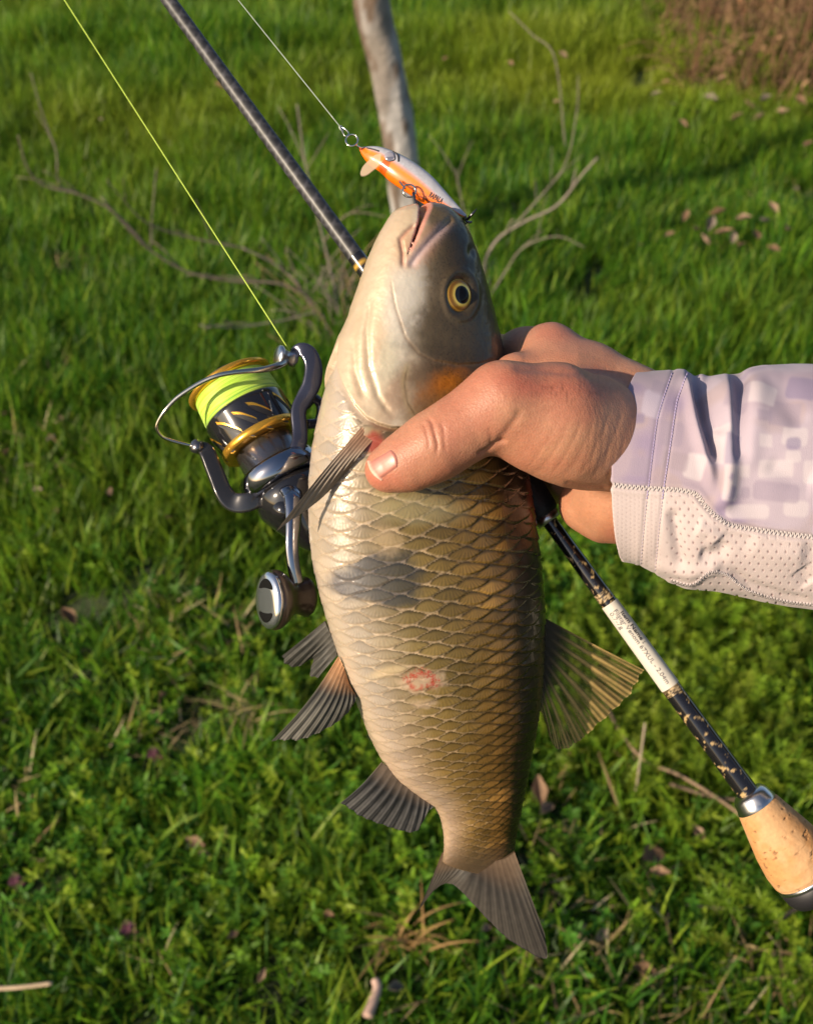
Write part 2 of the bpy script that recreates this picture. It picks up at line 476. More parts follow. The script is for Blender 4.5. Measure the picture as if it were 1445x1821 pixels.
def tint_of(p):                                  # sunlit bands painted into the grass colour, plus random yellower patches
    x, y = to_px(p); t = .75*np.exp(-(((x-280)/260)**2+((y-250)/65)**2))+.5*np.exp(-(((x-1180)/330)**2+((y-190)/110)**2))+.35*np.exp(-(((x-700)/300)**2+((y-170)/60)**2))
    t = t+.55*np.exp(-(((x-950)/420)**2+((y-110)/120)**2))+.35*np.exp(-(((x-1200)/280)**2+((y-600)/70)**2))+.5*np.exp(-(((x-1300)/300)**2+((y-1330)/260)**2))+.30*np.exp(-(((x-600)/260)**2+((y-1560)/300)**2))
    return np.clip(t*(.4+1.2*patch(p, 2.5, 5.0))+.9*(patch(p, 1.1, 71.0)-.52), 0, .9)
def scatter(name, coln, pts, scales, tilt=0.25):
    n = len(pts)
    me = bpy.data.meshes.new(name); me.vertices.add(n); me.vertices.foreach_set('co', np.ascontiguousarray(pts, np.float32).ravel())
    rot = np.stack([RNG.normal(0, tilt, n), RNG.normal(0, tilt, n), RNG.random(n)*6.283], 1).astype(np.float32)
    a = me.attributes.new('rot', 'FLOAT_VECTOR', 'POINT'); a.data.foreach_set('vector', rot.ravel())
    a = me.attributes.new('siz', 'FLOAT', 'POINT'); a.data.foreach_set('value', np.ascontiguousarray(scales, np.float32))
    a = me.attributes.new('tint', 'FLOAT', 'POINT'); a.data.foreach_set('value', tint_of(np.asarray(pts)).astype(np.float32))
    a = me.attributes.new('pick', 'INT', 'POINT'); a.data.foreach_set('value', RNG.integers(0, 1000, n).astype(np.int32))
    o = bpy.data.objects.new(name, me); COL.objects.link(o)
    t = bpy.data.node_groups.new(name, 'GeometryNodeTree')
    t.interface.new_socket('Geometry', in_out='INPUT', socket_type='NodeSocketGeometry')
    t.interface.new_socket('Geometry', in_out='OUTPUT', socket_type='NodeSocketGeometry')
    N = t.nodes.new; L = t.links.new
    gi = N('NodeGroupInput'); go = N('NodeGroupOutput'); ip = N('GeometryNodeInstanceOnPoints'); ci = N('GeometryNodeCollectionInfo')
    ci.inputs['Collection'].default_value = proto_cols[coln]
    ci.inputs['Separate Children'].default_value = True; ci.inputs['Reset Children'].default_value = True
    ip.inputs['Pick Instance'].default_value = True
    def att(nm, ty):
        q = N('GeometryNodeInputNamedAttribute'); q.data_type = ty; q.inputs['Name'].default_value = nm
        return next(s for s in q.outputs if s.enabled and s.name == 'Attribute')
    e2r = N('FunctionNodeEulerToRotation')
    L(gi.outputs[0], ip.inputs['Points']); L(ci.outputs[0], ip.inputs['Instance'])
    L(att('pick', 'INT'), ip.inputs['Instance Index']); L(att('rot', 'FLOAT_VECTOR'), e2r.inputs[0]); L(e2r.outputs[0], ip.inputs['Rotation'])
    L(att('siz', 'FLOAT'), ip.inputs['Scale']); L(ip.outputs[0], go.inputs[0])
    md = o.modifiers.new('scatter', 'NODES'); md.node_group = t
    return o
def zone(y0, y1, dens, margin=0.3):
    ys = []
    A = (y1-y0)*2*(0.45*math.hypot(y1, 1.55)+margin)
    n = int(A*dens)
    y = RNG.uniform(y0, y1, n); x = RNG.uniform(-1, 1, n)*(0.45*math.hypot(y1, 1.55)+margin)
    m = np.abs(x) < 0.45*np.hypot(y, 1.55)+margin
    return np.stack([x[m], y[m], terrain(x[m], y[m])], 1)
def patch(p, sc, seed):                          # 0..1 clumpiness of the ground cover
    return fbm(np.stack([p[:, 0]*sc+seed, p[:, 1]*sc, np.zeros(len(p))], 1), 3)
def to_px(p):
    q = (p-np.array([0, 0, CAM_H]))@CMR
    return q[:, 0]/-q[:, 2]*FPX+CXP, -q[:, 1]/-q[:, 2]*FPX+CYP
near = zone(0.35, 2.9, 420); far = zone(2.3, 6.0, 260); vfar = zone(5.5, 12.0, 80, 0.6)
def ring_zone(y0, y1, dens, m0, m1):             # the same meadow to both sides of the view
    z = zone(y0, y1, dens, m1); return z[np.abs(z[:, 0]) > 0.45*np.hypot(z[:, 1], 1.55)+m0]
side_near = np.vstack([ring_zone(-1.0, 2.9, 150, .3, 1.8), zone(-1.0, .35, 150, .3)])
far = np.vstack([far, ring_zone(2.3, 6.0, 100, .3, 2.5)]); vfar = np.vstack([vfar, ring_zone(5.5, 12, 45, .6, 4), zone(12, 24, 22, 4)])
near = np.vstack([near, side_near])
sh = near[RNG.random(len(near)) < np.where(near[:, 1] < 2.0, .9, .9)]
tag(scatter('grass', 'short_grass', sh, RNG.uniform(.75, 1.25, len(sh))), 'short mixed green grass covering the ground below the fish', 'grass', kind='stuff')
lo = np.vstack([far, vfar, near[(near[:, 1] > 1.7) & (RNG.random(len(near)) < (near[:, 1]-1.7)*.6)]])
lx_, ly_ = to_px(lo); lo = lo[RNG.random(len(lo)) > 0.72*np.exp(-(((lx_-1370)/170)**4+((ly_-70)/130)**4))]
sc_ = RNG.uniform(.7, 1.15, len(lo))*np.where(lo[:, 1] > 12, 2.6, np.where(lo[:, 1] > 5.5, 1.2, .92))*(0.6+0.8*patch(lo, 1.3, 9.0))
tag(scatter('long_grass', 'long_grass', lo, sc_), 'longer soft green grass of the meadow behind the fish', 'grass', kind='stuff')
lf = zone(0.35, 2.2, 420); pl = patch(lf, 3.0, 40.0)
lf = lf[(pl > .46) & (RNG.random(len(lf)) < .7)]
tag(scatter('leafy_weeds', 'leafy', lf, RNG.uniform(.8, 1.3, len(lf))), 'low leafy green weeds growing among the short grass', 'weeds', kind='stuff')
bs = zone(0.5, 2.4, 420); bx_, by_ = to_px(bs)
wgt = np.exp(-(((bx_-1330)/170)**2+((by_-1200)/190)**2))+.8*np.exp(-(((bx_-1120)/120)**2+((by_-1300)/120)**2))+.6*np.exp(-(((bx_-1380)/120)**2+((by_-1760)/100)**2))
bs = bs[RNG.random(len(bs)) < wgt*.9]
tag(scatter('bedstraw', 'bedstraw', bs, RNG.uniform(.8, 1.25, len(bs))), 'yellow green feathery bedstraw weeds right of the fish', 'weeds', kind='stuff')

mb = None
for k in range(4):                               # withered straw lying in the turf
    mb = MB()
    for _ in range(12):
        a = R_.random()*6.28; r = 0.07*math.sqrt(R_.random()); c = np.array(R_.choice([(.42, .32, .15), (.34, .23, .11), (.26, .18, .10), (.48, .40, .24)]))*R_.uniform(.7, 1.1)
        blade(mb, r*math.cos(a), r*math.sin(a), R_.uniform(.03, .10), R_.uniform(.0015, .004), R_.random()*6.28, R_.uniform(.7, 1.5), R_.uniform(-.2, .5), c, c)
        mb.v[-1][:, 2] += R_.uniform(.01, .05)
    proto('straw', mb, mat('straw', attr='Col', rough=.8, transl=.25, objrand=.2))
sw = np.vstack([zone(0.35, 2.6, 190), zone(2.6, 6, 60)]); sw = sw[patch(sw, 2.6, 15.0) > .50]
tag(scatter('dry_straw', 'straw', sw, RNG.uniform(.6, 1.2, len(sw))), 'withered straw scattered through the green turf', 'straw', kind='stuff')

# ---------------------------------------------------------------- tree behind the fish
M_bark = mat('bark', attr='Col', rough=0.9, bump=(35, 0.7, 0.01), var=(14, 0.25))
M_twig = mat('dry_twig', attr='Col', rough=0.85, var=(30, 0.2))
def wtube(mb, pts, r0, r1, n=8, c=(0.2, 0.17, 0.14), bumps=0.0, steps=None):
    pts = catmull(pts, steps or max(6, len(pts)*4)); rr = np.linspace(r0, r1, len(pts))
    v, f = tube(pts, rr, n)
    if bumps: v = v+(fbm(v*14, 3)-.5)[:, None]*bumps*np.array([1, 1, 0.2])
    mb.add(v, f, c)
tb = on_ground(733, 455); ty = tb[1]
tree = bpy.data.objects.new('tree', None); COL.objects.link(tree); tree.location = tb
tag(tree, 'slender leaning grey brown tree trunk rising behind the fish and lure', 'tree')
tpts = [tb+[0.02, 0, -.08], at_y(727, 380, ty), at_y(712, 260, ty-.01), at_y(690, 130, ty-.02), at_y(660, 0, ty-.03)]
dv = tpts[-1]-tpts[-2]
tpts += [tpts[-1]+dv*1.6+np.array([0.05, 0, 0]), tpts[-1]+dv*3.6+np.array([.22, .05, 0])]
sc0 = 1900/np.linalg.norm(at_y(700, 200, ty)-np.array([0, 0, CAM_H]))*0.98
tp = catmull(tpts, 90); v, f = tube(tp, np.interp(np.arange(90), [0, 8, 60, 89], [35/sc0, 29/sc0, 27/sc0, 16/sc0]), 28)
v = v+((fbm(v*[26, 26, 9], 4)-.5)*.020)[:, None]*np.array([1, 1, .1])
tcn = fbm(v*[9, 9, 5], 4); tc2 = fbm(v*[30, 30, 12]+7, 3)
tcol = blend(np.tile([0.22, 0.19, 0.17], (len(v), 1)), (0.36, 0.34, 0.34), smooth(.45, .65, tcn)); tcol = blend(tcol, (0.10, 0.06, 0.035), smooth(.48, .58, tc2)*.85)
wobj('trunk', v-tb, f, M_bark, True, tcol, parent=tree)
for k, (az, t0) in enumerate(((0.3, 70), (2.4, 78), (4.2, 84), (1.2, 88))):
    mb = MB(); b = tp[t0]; dz = np.array([math.cos(az), math.sin(az), 1.1])
    wtube(mb, [b, b+dz*.25+[0, 0, .05], b+dz*.6+[.05, 0, .15]], .028, .008, 8)
    for q in range(7):
        t = R_.uniform(.3, 1); p0 = b+dz*.6*t; a2 = R_.random()*6.28
        e = np.array([math.cos(a2), math.sin(a2), .7])*R_.uniform(.15, .35)
        wtube(mb, [p0, p0+e*.5+[0, 0, .03], p0+e], .008, .002, 5)
    wobj('branch', mb.verts-tb, mb.f, M_bark, True, mb.cols*0+np.array([.18, .15, .13]), parent=tree)

# ---------------------------------------------------------------- bare shrub whose branches stick out both sides of the fish
sb_ = on_ground(592, 610); sy = sb_[1]
shrub = bpy.data.objects.new('bare_shrub', None); COL.objects.link(shrub); shrub.location = sb_
tag(shrub, 'leafless grey shrub with long arching branches, left of the fish', 'shrub')
def branch(par, base, pts, r0, r1, yy, c, dy=0.0, twigs=0):
    w = [at_y(x, y, yy+dy*i/len(pts)) for i, (x, y) in enumerate(pts)]
    mb = MB(); wtube(mb, w, r0, r1, 7, c, steps=len(pts)*6)
    cc = catmull(w, 40)
    for _ in range(twigs):
        i = R_.randrange(6, 36); d = nrm(cc[i+2]-cc[i]); a = R_.random()*6.28
        e = nrm(d+np.array([math.cos(a)*.8, math.sin(a)*.5, R_.uniform(.1, .9)]))*R_.uniform(.05, .16)
        wtube(mb, [cc[i], cc[i]+e*.5+[0, 0, .01], cc[i]+e], r1*1.1, r1*.5, 5, c, steps=5)
    wobj('branch', mb.verts-base, mb.f, M_twig, True, mb.cols, parent=par)
GT = (0.22, 0.185, 0.15); GT2 = (0.17, 0.135, 0.10)
for pts, r0, r1, dy, tw in (
        ([(592, 625), (560, 540), (500, 505), (420, 500), (340, 485), (268, 445), (222, 400), (180, 350)], .010, .004, -.25, 4),
        ([(268, 445), (200, 375), (140, 345), (80, 330), (50, 300), (32, 240)], .0075, .003, -.1, 2),
        ([(140, 345), (105, 325), (100, 270), (75, 200), (55, 130)], .0045, .002, -.1, 1),
        ([(430, 440), (330, 420), (260, 395), (215, 350), (190, 320)], .006, .0025, -.2, 3),
        ([(268, 440), (270, 390), (278, 300)], .004, .002, -.2, 0),
        ([(592, 625), (600, 560), (585, 470), (545, 300), (528, 185)], .009, .003, .1, 5),
        ([(575, 430), (620, 380), (690, 385)], .005, .002, .0, 1),
        ([(592, 625), (570, 560), (500, 570), (420, 582), (355, 578)], .007, .003, -.3, 3),
        ([(592, 625), (540, 520), (490, 470), (430, 440)], .008, .004, -.1, 4),
        ([(545, 300), (570, 260), (585, 235)], .003, .0015, .1, 0)):
    branch(shrub, sb_, pts, r0*.5, r1*.6, sy, GT if R_.random() < .6 else GT2, dy, tw)
mb = MB()
for k in range(150):                             # the fine brown twiggery at the foot of the shrub
    b = at_y(R_.gauss(575, 45), 0, sy)*[1, 0, 0]+[0, sy+R_.uniform(-.25, .25), sb_[2]]; a = R_.random()*6.28; e = np.array([math.cos(a)*.6, math.sin(a)*.3, R_.uniform(.3, 1.2)])*R_.uniform(.08, .26)
    wtube(mb, [b, b+e*.5+[R_.uniform(-.03, .03), 0, .02], b+e*[1.2, 1, .95]], .0022, .0010, 4, np.array(R_.choice([GT, GT2, (.26, .16, .10)])), steps=6)
wobj('twigs', mb.verts-sb_, mb.f, M_twig, True, mb.cols, parent=shrub)['kind'] = 'stuff'
sb2 = on_ground(850, 560); sy2 = sb2[1]
shrub2 = bpy.data.objects.new('bare_shrub', None); COL.objects.link(shrub2); shrub2.location = sb2
tag(shrub2, 'leafless shrub with forked pale branches, right of the fish head', 'shrub')
for pts, r0, r1, dy, tw in (
        ([(845, 570), (862, 470), (885, 425), (930, 395), (990, 365), (1035, 310), (1062, 280)], .011, .005, .0, 4),
        ([(900, 415), (960, 350), (1005, 290), (1025, 200), (1028, 130)], .0045, .002, .1, 3),
        ([(1005, 260), (985, 100), (945, 60), (905, 20)], .0035, .002, .15, 0),
        ([(850, 560), (900, 480), (930, 440), (990, 420), (1040, 440)], .005, .002, -.1, 4),
        ([(850, 560), (835, 430), (815, 330), (810, 300)], .005, .002, .1, 4)):
    branch(shrub2, sb2, pts, r0*.5, r1*.55, sy2, GT, dy, tw)

# ---------------------------------------------------------------- brown bramble thicket, upper right
M_brm = mat('dead_bramble', attr='Col', rough=0.9, objrand=0.0, transl=0.15)
bb = on_ground(1400, 215)
brm = bpy.data.objects.new('bramble_thicket', None); COL.objects.link(brm); brm.location = bb
tag(brm, 'dead reddish brown bramble thicket at the edge of the meadow', 'thicket')
mb = MB(); ml = MB()
for k in range(1100):
    x0 = bb[0]+R_.uniform(-.45, 1.5); y0 = bb[1]+R_.uniform(-.1, 1.7)+.25*max(0, .4-(x0-bb[0]))
    z0 = float(terrain(np.float64(x0), np.float64(y0))); p = np.array([x0, y0, z0-.03]); a = R_.random()*6.28
    H = R_.uniform(.25, .75)*min(1, .35+(x0-bb[0]+.45)*.8); ln = R_.uniform(.05, .3)
    e = np.array([math.cos(a)*ln, math.sin(a)*ln*.6, H])
    c = np.array(R_.choice([(.17, .085, .04), (.22, .12, .06), (.12, .065, .035), (.28, .17, .09)]))*R_.uniform(.7, 1.2)
    v, f = tube(catmull([p, p+e*[.25, .25, .6], p+e*[.7, .7, 1], p+e*[1.2, 1.2, .85]], 6), [.003, .0028, .0024, .002, .0016, .0012], 4); mb.add(v, f, c)
    for q in range(1):
        t = R_.uniform(.1, .6); lp = p+e*t+np.array([R_.uniform(-.03, .03)]*3)
        leaf(ml, lp, (R_.uniform(-1, 1), R_.uniform(-1, 1), R_.uniform(-1, .3)), (.1, 0, 1), R_.uniform(.03, .06), R_.uniform(.02, .035), c*R_.uniform(.9, 1.5), .5)
o = wobj('stems', mb.verts-bb, mb.f, M_brm, True, mb.cols, parent=brm); tag(o, kind='stuff')
o = wobj('dead_leaves', ml.verts-bb, ml.f, M_brm, False, ml.cols, parent=brm); tag(o, kind='stuff')

# ---------------------------------------------------------------- fallen leaves, twigs, dry tufts, dead nettles
M_dry = mat('dry_leaf', attr='Col', rough=0.8, transl=0.2)
def curled_leaf(L, w, curl, c):
    nu, nv = 9, 6; v = []; cc = []
    for i in range(nu):
        t = i/(nu-1); ww = w*math.sin(math.pi*min(1, t*.92+.04))**.8*(1+.12*math.sin(i*5.1))
        for j in range(nv):
            s = j/(nv-1)*2-1
            v.append((t*L-L/2, s*ww/2*math.cos(curl*s*.5), abs(s)**1.5*ww*.45*curl+.12*L*(2*t-1)**2*curl+R_.uniform(-.001, .001)))
            cc.append(np.array(c)*(0.75 if j in (2, 3) else 1)*R_.uniform(.8, 1.15))
    f = [(i*nv+j, i*nv+j+1, (i+1)*nv+j+1, (i+1)*nv+j) for i in range(nu-1) for j in range(nv-1)]
    return v, f, np.array(cc)
LEAFC = [(.27, .165, .10), (.33, .22, .15), (.20, .115, .065), (.30, .23, .17), (.23, .185, .15)]
spots = [(955, 1445, .055), (965, 1480, .04), (130, 1135, .045), (75, 905, .03), (100, 815, .03), (355, 1535, .035), (370, 1555, .02), (1150, 1560, .05), (1165, 1590, .035),
         (1230, 1520, .03), (775, 1475, .022), (660, 1350, .02), (245, 705, .04), (108, 945, .025), (205, 910, .025), (305, 955, .02), (295, 1275, .03), (115, 780, .025),
         (1135, 1760, .03), (1330, 1230, .02), (700, 1795, .03), (420, 1700, .02), (860, 1690, .02), (10, 770, .04), (20, 840, .03), (470, 1770, .02), (590, 1665, .02), (1060, 1700, .03),
         (1250, 460, .10), (1275, 475, .10), (1310, 450, .08), (1330, 480, .08), (1225, 470, .07), (1360, 430, .08), (1300, 500, .07), (1190, 235, .09), (1255, 225, .11), (1320, 235, .12), (1340, 260, .10), (1230, 250, .09),
         (1210, 445, .08), (1240, 490, .07), (1265, 440, .09), (1290, 485, .08), (1345, 455, .08), (1180, 480, .06), (1385, 470, .07), (1360, 505, .07), (1300, 260, .10), (1380, 250, .10), (1410, 230, .10), (1160, 215, .08), (1350, 225, .10), (1205, 270, .08), (995, 145, .08), (790, 150, .06), (905, 160, .07), (985, 230, .06), (395, 205, .09), (190, 265, .08), (1400, 395, .07), (1130, 500, .05), (240, 700, .05), (1425, 310, .09), (1275, 190, .10)]
lm = []
for k in range(8):
    v, f, c = curled_leaf(1.0, R_.uniform(.45, .7), R_.uniform(.5, 1.3), LEAFC[k % 5])
    me = mesh_py('fallen_leaf', v, f, True, c); me.materials.append(M_dry); lm.append(me)
for k, (x, y, s) in enumerate(spots):
    g = on_ground(x, y); o = bpy.data.objects.new('fallen_leaf', lm[k % 8]); COL.objects.link(o)
    nearp = y > 600
    o.location = (g[0], g[1], g[2]+(.055 if nearp else .12)); s = s if nearp else s*.62; o.scale = (s, s, s)
    o.rotation_euler = (R_.uniform(-.5, .5), R_.uniform(-.6, .6), R_.random()*6.28)
    LB = {0: 'larger pale brown crumpled leaf beside the narrow part of the tail', 1: 'smaller crumpled leaf just below the larger one beside the tail', 2: 'reddish brown leaf standing up in the grass left of the pelvic fins', 7: 'pale crumpled leaf in the weeds between the tail and the cork grip', 12: 'pale leaf in the grass beside the reel bail'}
    if k in LB: tag(o, LB[k], 'leaf')
    else: tag(o, 'dry curled brown leaf lying in the short grass' if nearp else 'dry brown leaf on the meadow behind the shrubs', 'leaf', 'dry leaves in the short grass' if nearp else 'dry leaves on the far meadow')
def twig(name, label, pts, r0, r1, lift, c):
    w = []
    for (x, y), l in zip(pts, lift if isinstance(lift, (list, tuple)) else [lift]*len(pts)):
        g = on_ground(x, y); w.append(g+[0, 0, l])
    mb = MB(); wtube(mb, w, r0, r1, 7, c, steps=len(pts)*6)
    o = wobj(name, mb.verts, mb.f, M_twig, True, mb.cols, loc=w[0]); tag(o, label, 'twig')
TW = (.24, .16, .10)
twig('twig', 'long curved brown twig lying in the grass below the dorsal fin', [(1065, 1290), (1090, 1345), (1135, 1400), (1200, 1430), (1290, 1490), (1330, 1530)], .0034, .0024, .075, TW)
twig('twig', 'thin upright pale stalk beside the tip of the dorsal fin', [(1124, 1440), (1123, 1400)], .002, .0015, [0.04, .17], (.38, .30, .22))
twig('twig', 'short pale stick at the lower left among weeds', [(-20, 1803), (50, 1800), (110, 1793)], .0035, .003, .07, (.40, .30, .20))
twig('twig', 'short thick pinkish stick stub straight below the tail', [(655, 1850), (672, 1800), (668, 1785)], .008, .006, .065, (.45, .30, .24))
twig('twig', 'dark thin twig under the cork grip', [(1180, 1440), (1260, 1465), (1330, 1475), (1420, 1540)], .003, .0025, .07, (.12, .08, .05))
twig('twig', 'dark straight twig lying below the end of the cork grip', [(1360, 1690), (1420, 1650), (1470, 1630)], .003, .0025, .075, (.13, .09, .06))
def tuft(label, px, py, n, L, c, spread):
    g = on_ground(px, py); mb = MB()
    for _ in range(n*2):
        cc = np.array(c)*R_.uniform(.7, 1.2)
        blade(mb, R_.uniform(-.03, .03), R_.uniform(-.03, .03), R_.uniform(.35, 1.3)*L, R_.uniform(.0016, .0042), R_.random()*6.28, R_.uniform(.3, 1.3), R_.uniform(-.3, spread*1.6), cc*.9, cc, 8)
    v = mb.verts+np.array([0, 0, .045])
    o = wobj('dry_grass_tuft', v, mb.f, M_dry, True, mb.cols, loc=(0, 0, 0)); o.location = g
    tag(o, label, 'dry grass')
tuft('pale straw coloured dry grass tuft below the pelvic fins', 440, 1290, 16, .10, (.42, .33, .15), .9)
tuft('orange brown withered grass tuft below the tail fin', 720, 1690, 18, .09, (.40, .24, .09), 1.0)
M_flower = mat('nettle_flower', attr='Col', rough=0.7, transl=0.3)
for (x, y, lab) in ((283, 1385, 'small dark pink dead nettle flower head beside the dry straw tuft'), (45, 1610, 'pinkish purple dead nettle flower in the lower left weeds'), (240, 1695, 'dark red nettle top low among leafy weeds')):
    g = on_ground(x, y); mb = MB()
    v, f = tube([(0, 0, 0), (0, .002, .04), (.002, 0, .075)], .0012, 5); mb.add(v, f, (.12, .14, .04))
    for q in range(16):
        a = q*2.4; z = .055+.0016*q
        leaf(mb, (0, 0, z), (math.cos(a), math.sin(a), .35), (0, 0, 1), .016-.0005*q, .009, np.array([(.16, .05, .07), (.22, .08, .12), (.12, .10, .04)][q % 3]))
    o = wobj('dead_nettle', mb.verts, mb.f, M_flower, True, mb.cols); o.location = g
    tag(o, lab, 'flower')

# ================================================================= the fish
FO = P(760, 900, 420); FT = nrm(P(848, 1540, 452)-P(778, 365, 393))
FR = nrm(np.array([1.0, 0, 0])-FT[0]*FT); FN = np.cross(FT, FR)
if FN[2] < 0: FN = -FN
PHI = math.radians(22); cP, sP = math.cos(PHI), math.sin(PHI)
FD = cP*FR-sP*FN; FL = sP*FR+cP*FN
OUT = np.array([  # row, ventral (left) edge, dorsal (right) edge
    (360.5, 752, 774), (363, 728, 788), (368, 712, 799), (376, 699, 808), (388, 690, 819), (400, 683, 826), (420, 672, 837), (450, 658, 848), (480, 647, 857), (510, 637, 866),
    (550, 624, 876), (600, 607, 888), (650, 591, 898), (700, 577, 908), (750, 565, 918), (800, 556, 927), (850, 551, 937), (900, 550, 945), (950, 552, 952), (1000, 558, 958),
    (1050, 569, 963), (1100, 583, 966), (1160, 603, 965), (1200, 617, 963), (1250, 637, 958), (1300, 656, 951), (1340, 676, 944), (1370, 697, 939), (1400, 733, 934), (1425, 768, 929), (1450, 783, 925),
    (1480, 789, 920), (1510, 789, 916), (1530, 785, 915), (1550, 778, 918), (1575, 772, 921)], float)
def to_plane(px, py, n=0.0):                     # pixel -> point on the fish's plane (shifted n mm to the viewer)
    r = np.array([(px-CXP)/FPX, -(py-CYP)/FPX, -1.0]); t = (np.dot(FN, FO)+n)/np.dot(FN, r)
    return r*t
_l = np.array([to_plane(x, y, .22*(x2-x)/9.05) for y, x, x2 in OUT])-FO; _r = np.array([to_plane(x2, y, -.22*(x2-x)/9.05) for y, x, x2 in OUT])-FO
VV = np.linspace(min(_l[0]@FT, _r[0]@FT), max(_l[-1]@FT, _r[-1]@FT), 900)
def sm(a, k):
    ker = np.hanning(k); ker /= ker.sum(); p = np.pad(a, k//2, mode='edge'); return np.convolve(p, ker, 'valid')[:len(a)]
wl = np.interp(VV, _l@FT, _l@FR); wr = np.interp(VV, _r@FT, _r@FR)
blendm = smooth(VV[0]+6, VV[0]+20, VV)
wl = lerp(wl, sm(wl, 31), blendm); wr = lerp(wr, sm(wr, 31), blendm)
rowy = np.interp(VV, (_l@FT+_r@FT)/2, OUT[:, 0])
rat = np.interp(rowy, [360, 400, 480, 600, 800, 1000, 1300, 1450, 1540, 1575], [.60, .66, .68, .66, .63, .61, .58, .50, .16, .08])
hh_ = (wr-wl)/2; cc_ = (wr+wl)/2
aa_ = np.maximum(hh_/np.sqrt(cP*cP+rat**2*sP*sP), 0.3); bb_ = rat*aa_
V0, V1 = VV[0], np.interp(1550, OUT[:, 0], (_l@FT+_r@FT)/2)
mv0 = (to_plane(747, 364)-FO)@FT; mu0 = ((to_plane(747, 364)-FO)@FR)/cP
_q = to_plane(721, 452, 13)-FO; mv1 = _q@FT; _w = _q@FR-np.interp(mv1, VV, cc_)
mu1 = cP*_w-sP*13+np.interp(mv1, VV, cc_)*cP
mu0 = mu0-0.6
NX = 2.25
def fish_local(p):
    q = p-FO; v = q@FT; n = q@FN; w = q@FR-np.interp(v, VV, cc_)
    return v, cP*w-sP*n, sP*w+cP*n
def mouth_gap(v, u):
    c = np.interp(v, VV, cc_)*cP
    t = (v-mv0)/(mv1-mv0)
    ctr = mu0+(mu1-mu0)*t
    half = np.interp(t, [-1, 0, .35, .75, 1.0], [3.4, 2.4, 1.3, .55, .05])
    return np.abs(u+c-ctr)-half, t
def fish_f(p):
    v, u, l = fish_local(p)
    a = np.interp(v, VV, aa_); b = np.interp(v, VV, bb_)
    rho = ((np.abs(u)/a)**NX+(np.abs(l)/b)**NX)**(1/NX)+1e-6
    f = np.hypot(u, l)*(1-1/rho)
    f = np.maximum(f, np.maximum(V0-v, v-(V1+.42*np.minimum(u, 0)+.12*u)))
    g, t = mouth_gap(v, u)
    g = np.maximum(g, (t-1)*20)
    k = 0.9
    h = np.clip(.5-.5*(f+g)/k, 0, 1)
    return np.where(t < 1.1, f*(1-h)-g*h+k*h*(1-h), f)
hs = 0.85
R3 = np.stack([FR, FN, FT])
w0 = wl.min()-4; n0 = -38.0
dims = (int((wr.max()+4-w0)/hs), int(76/hs), int((V1-V0+8)/hs))
F3 = np.empty(dims, np.float32)
gw = w0+np.arange(dims[0])*hs; gn = n0+np.arange(dims[1])*hs
for k in range(dims[2]):
    v_ = V0-4+k*hs
    A_, B_ = np.meshgrid(gw, gn, indexing='ij')
    pp = FO+A_[..., None]*FR+B_[..., None]*FN+v_*FT
    F3[:, :, k] = fish_f(pp.reshape(-1, 3)).reshape(A_.shape)
fv, fq = surface_nets(F3, np.array([w0, n0, V0-4]), hs)
if np.linalg.det(R3) < 0: fq = fq[:, ::-1]
fv = FO+fv@R3
fv = project(fish_f, fv, 2); fv = relax(fv, fq, 1)
fv, fq = subdivide(fv, fq)
fv = project(fish_f, fv, 2)
fnm = vnormals(fv, fq)
tv, tu, tl = fish_local(fv)
if np.mean(np.sum(fnm*(FD*np.sign(tu)[:, None]), 1)) < 0: fq = fq[:, ::-1]; fnm = -fnm
# pattern coordinates: the near side as the photo shows it, mirrored to the far side
pm = np.where((tl < 0)[:, None], fv-2*tl[:, None]*FL, fv)
X, Y = PX(pm)
el = np.interp(Y, OUT[:, 0], OUT[:, 1]); er = np.interp(Y, OUT[:, 0], OUT[:, 2])
tau = np.clip((X-el)/(er-el), 0, 1)
tau = np.where(tl < 0, np.where(tu < 0, 0.0, 1.0)*smooth(0, 6, -tl)+tau*(1-smooth(0, 6, -tl)), tau)
pa = np.interp(tv, VV, aa_); pb = np.interp(tv, VV, bb_)
psi = np.arctan2(tl/pb, tu/pa)
_t = np.linspace(0, np.pi, 200); _s = np.r_[0, np.cumsum(np.hypot(np.sin((_t[1:]+_t[:-1])/2), .62*np.cos((_t[1:]+_t[:-1])/2)))]; _s /= _s[-1]
NC = 26
qc = np.sign(psi)*np.interp(np.abs(psi), _t, _s)*NC/2
pit = np.interp(rowy, [600, 780, 1000, 1200, 1350, 1430, 1520, 1580], [5.6, 6.0, 6.2, 5.4, 4.2, 3.6, 3.0, 2.8])
rc_ = np.r_[0, np.cumsum(np.diff(VV)/pit[1:])]
rr = np.interp(tv, VV, rc_)+0.30*(fbm(fv*.12, 2)-.5)
qc = qc+0.50*(fbm(fv*.10+50, 2)-.5)
nxt = np.full(len(rr), 9.0); prv = np.full(len(rr), -9.0); sid = np.zeros(len(rr)); sdq = np.zeros(len(rr))
k0 = np.floor(qc)
for dk in (-1, 0, 1, 2):
    kk = k0+dk; dq = qc-kk
    st = np.where(np.mod(kk, 2) == 0, 0.0, 0.5)
    e = .5-.5*np.minimum(np.abs(dq), 1.3)**1.6
    j0 = np.floor(rr-st)
    for dj in (-1, 0, 1, 2):
        ed = j0+dj+st+e
        df = ed-rr; okk = np.abs(dq) < .9999
        m = okk & (df >= 0) & (df < nxt)
        nxt = np.where(m, df, nxt); sid = np.where(m, kk*131+(j0+dj)*17, sid); sdq = np.where(m, dq, sdq)
        m = okk & (df < 0) & (df > prv); prv = np.where(m, df, prv)
nxt = np.minimum(nxt, 1); prv = np.maximum(prv, -1)
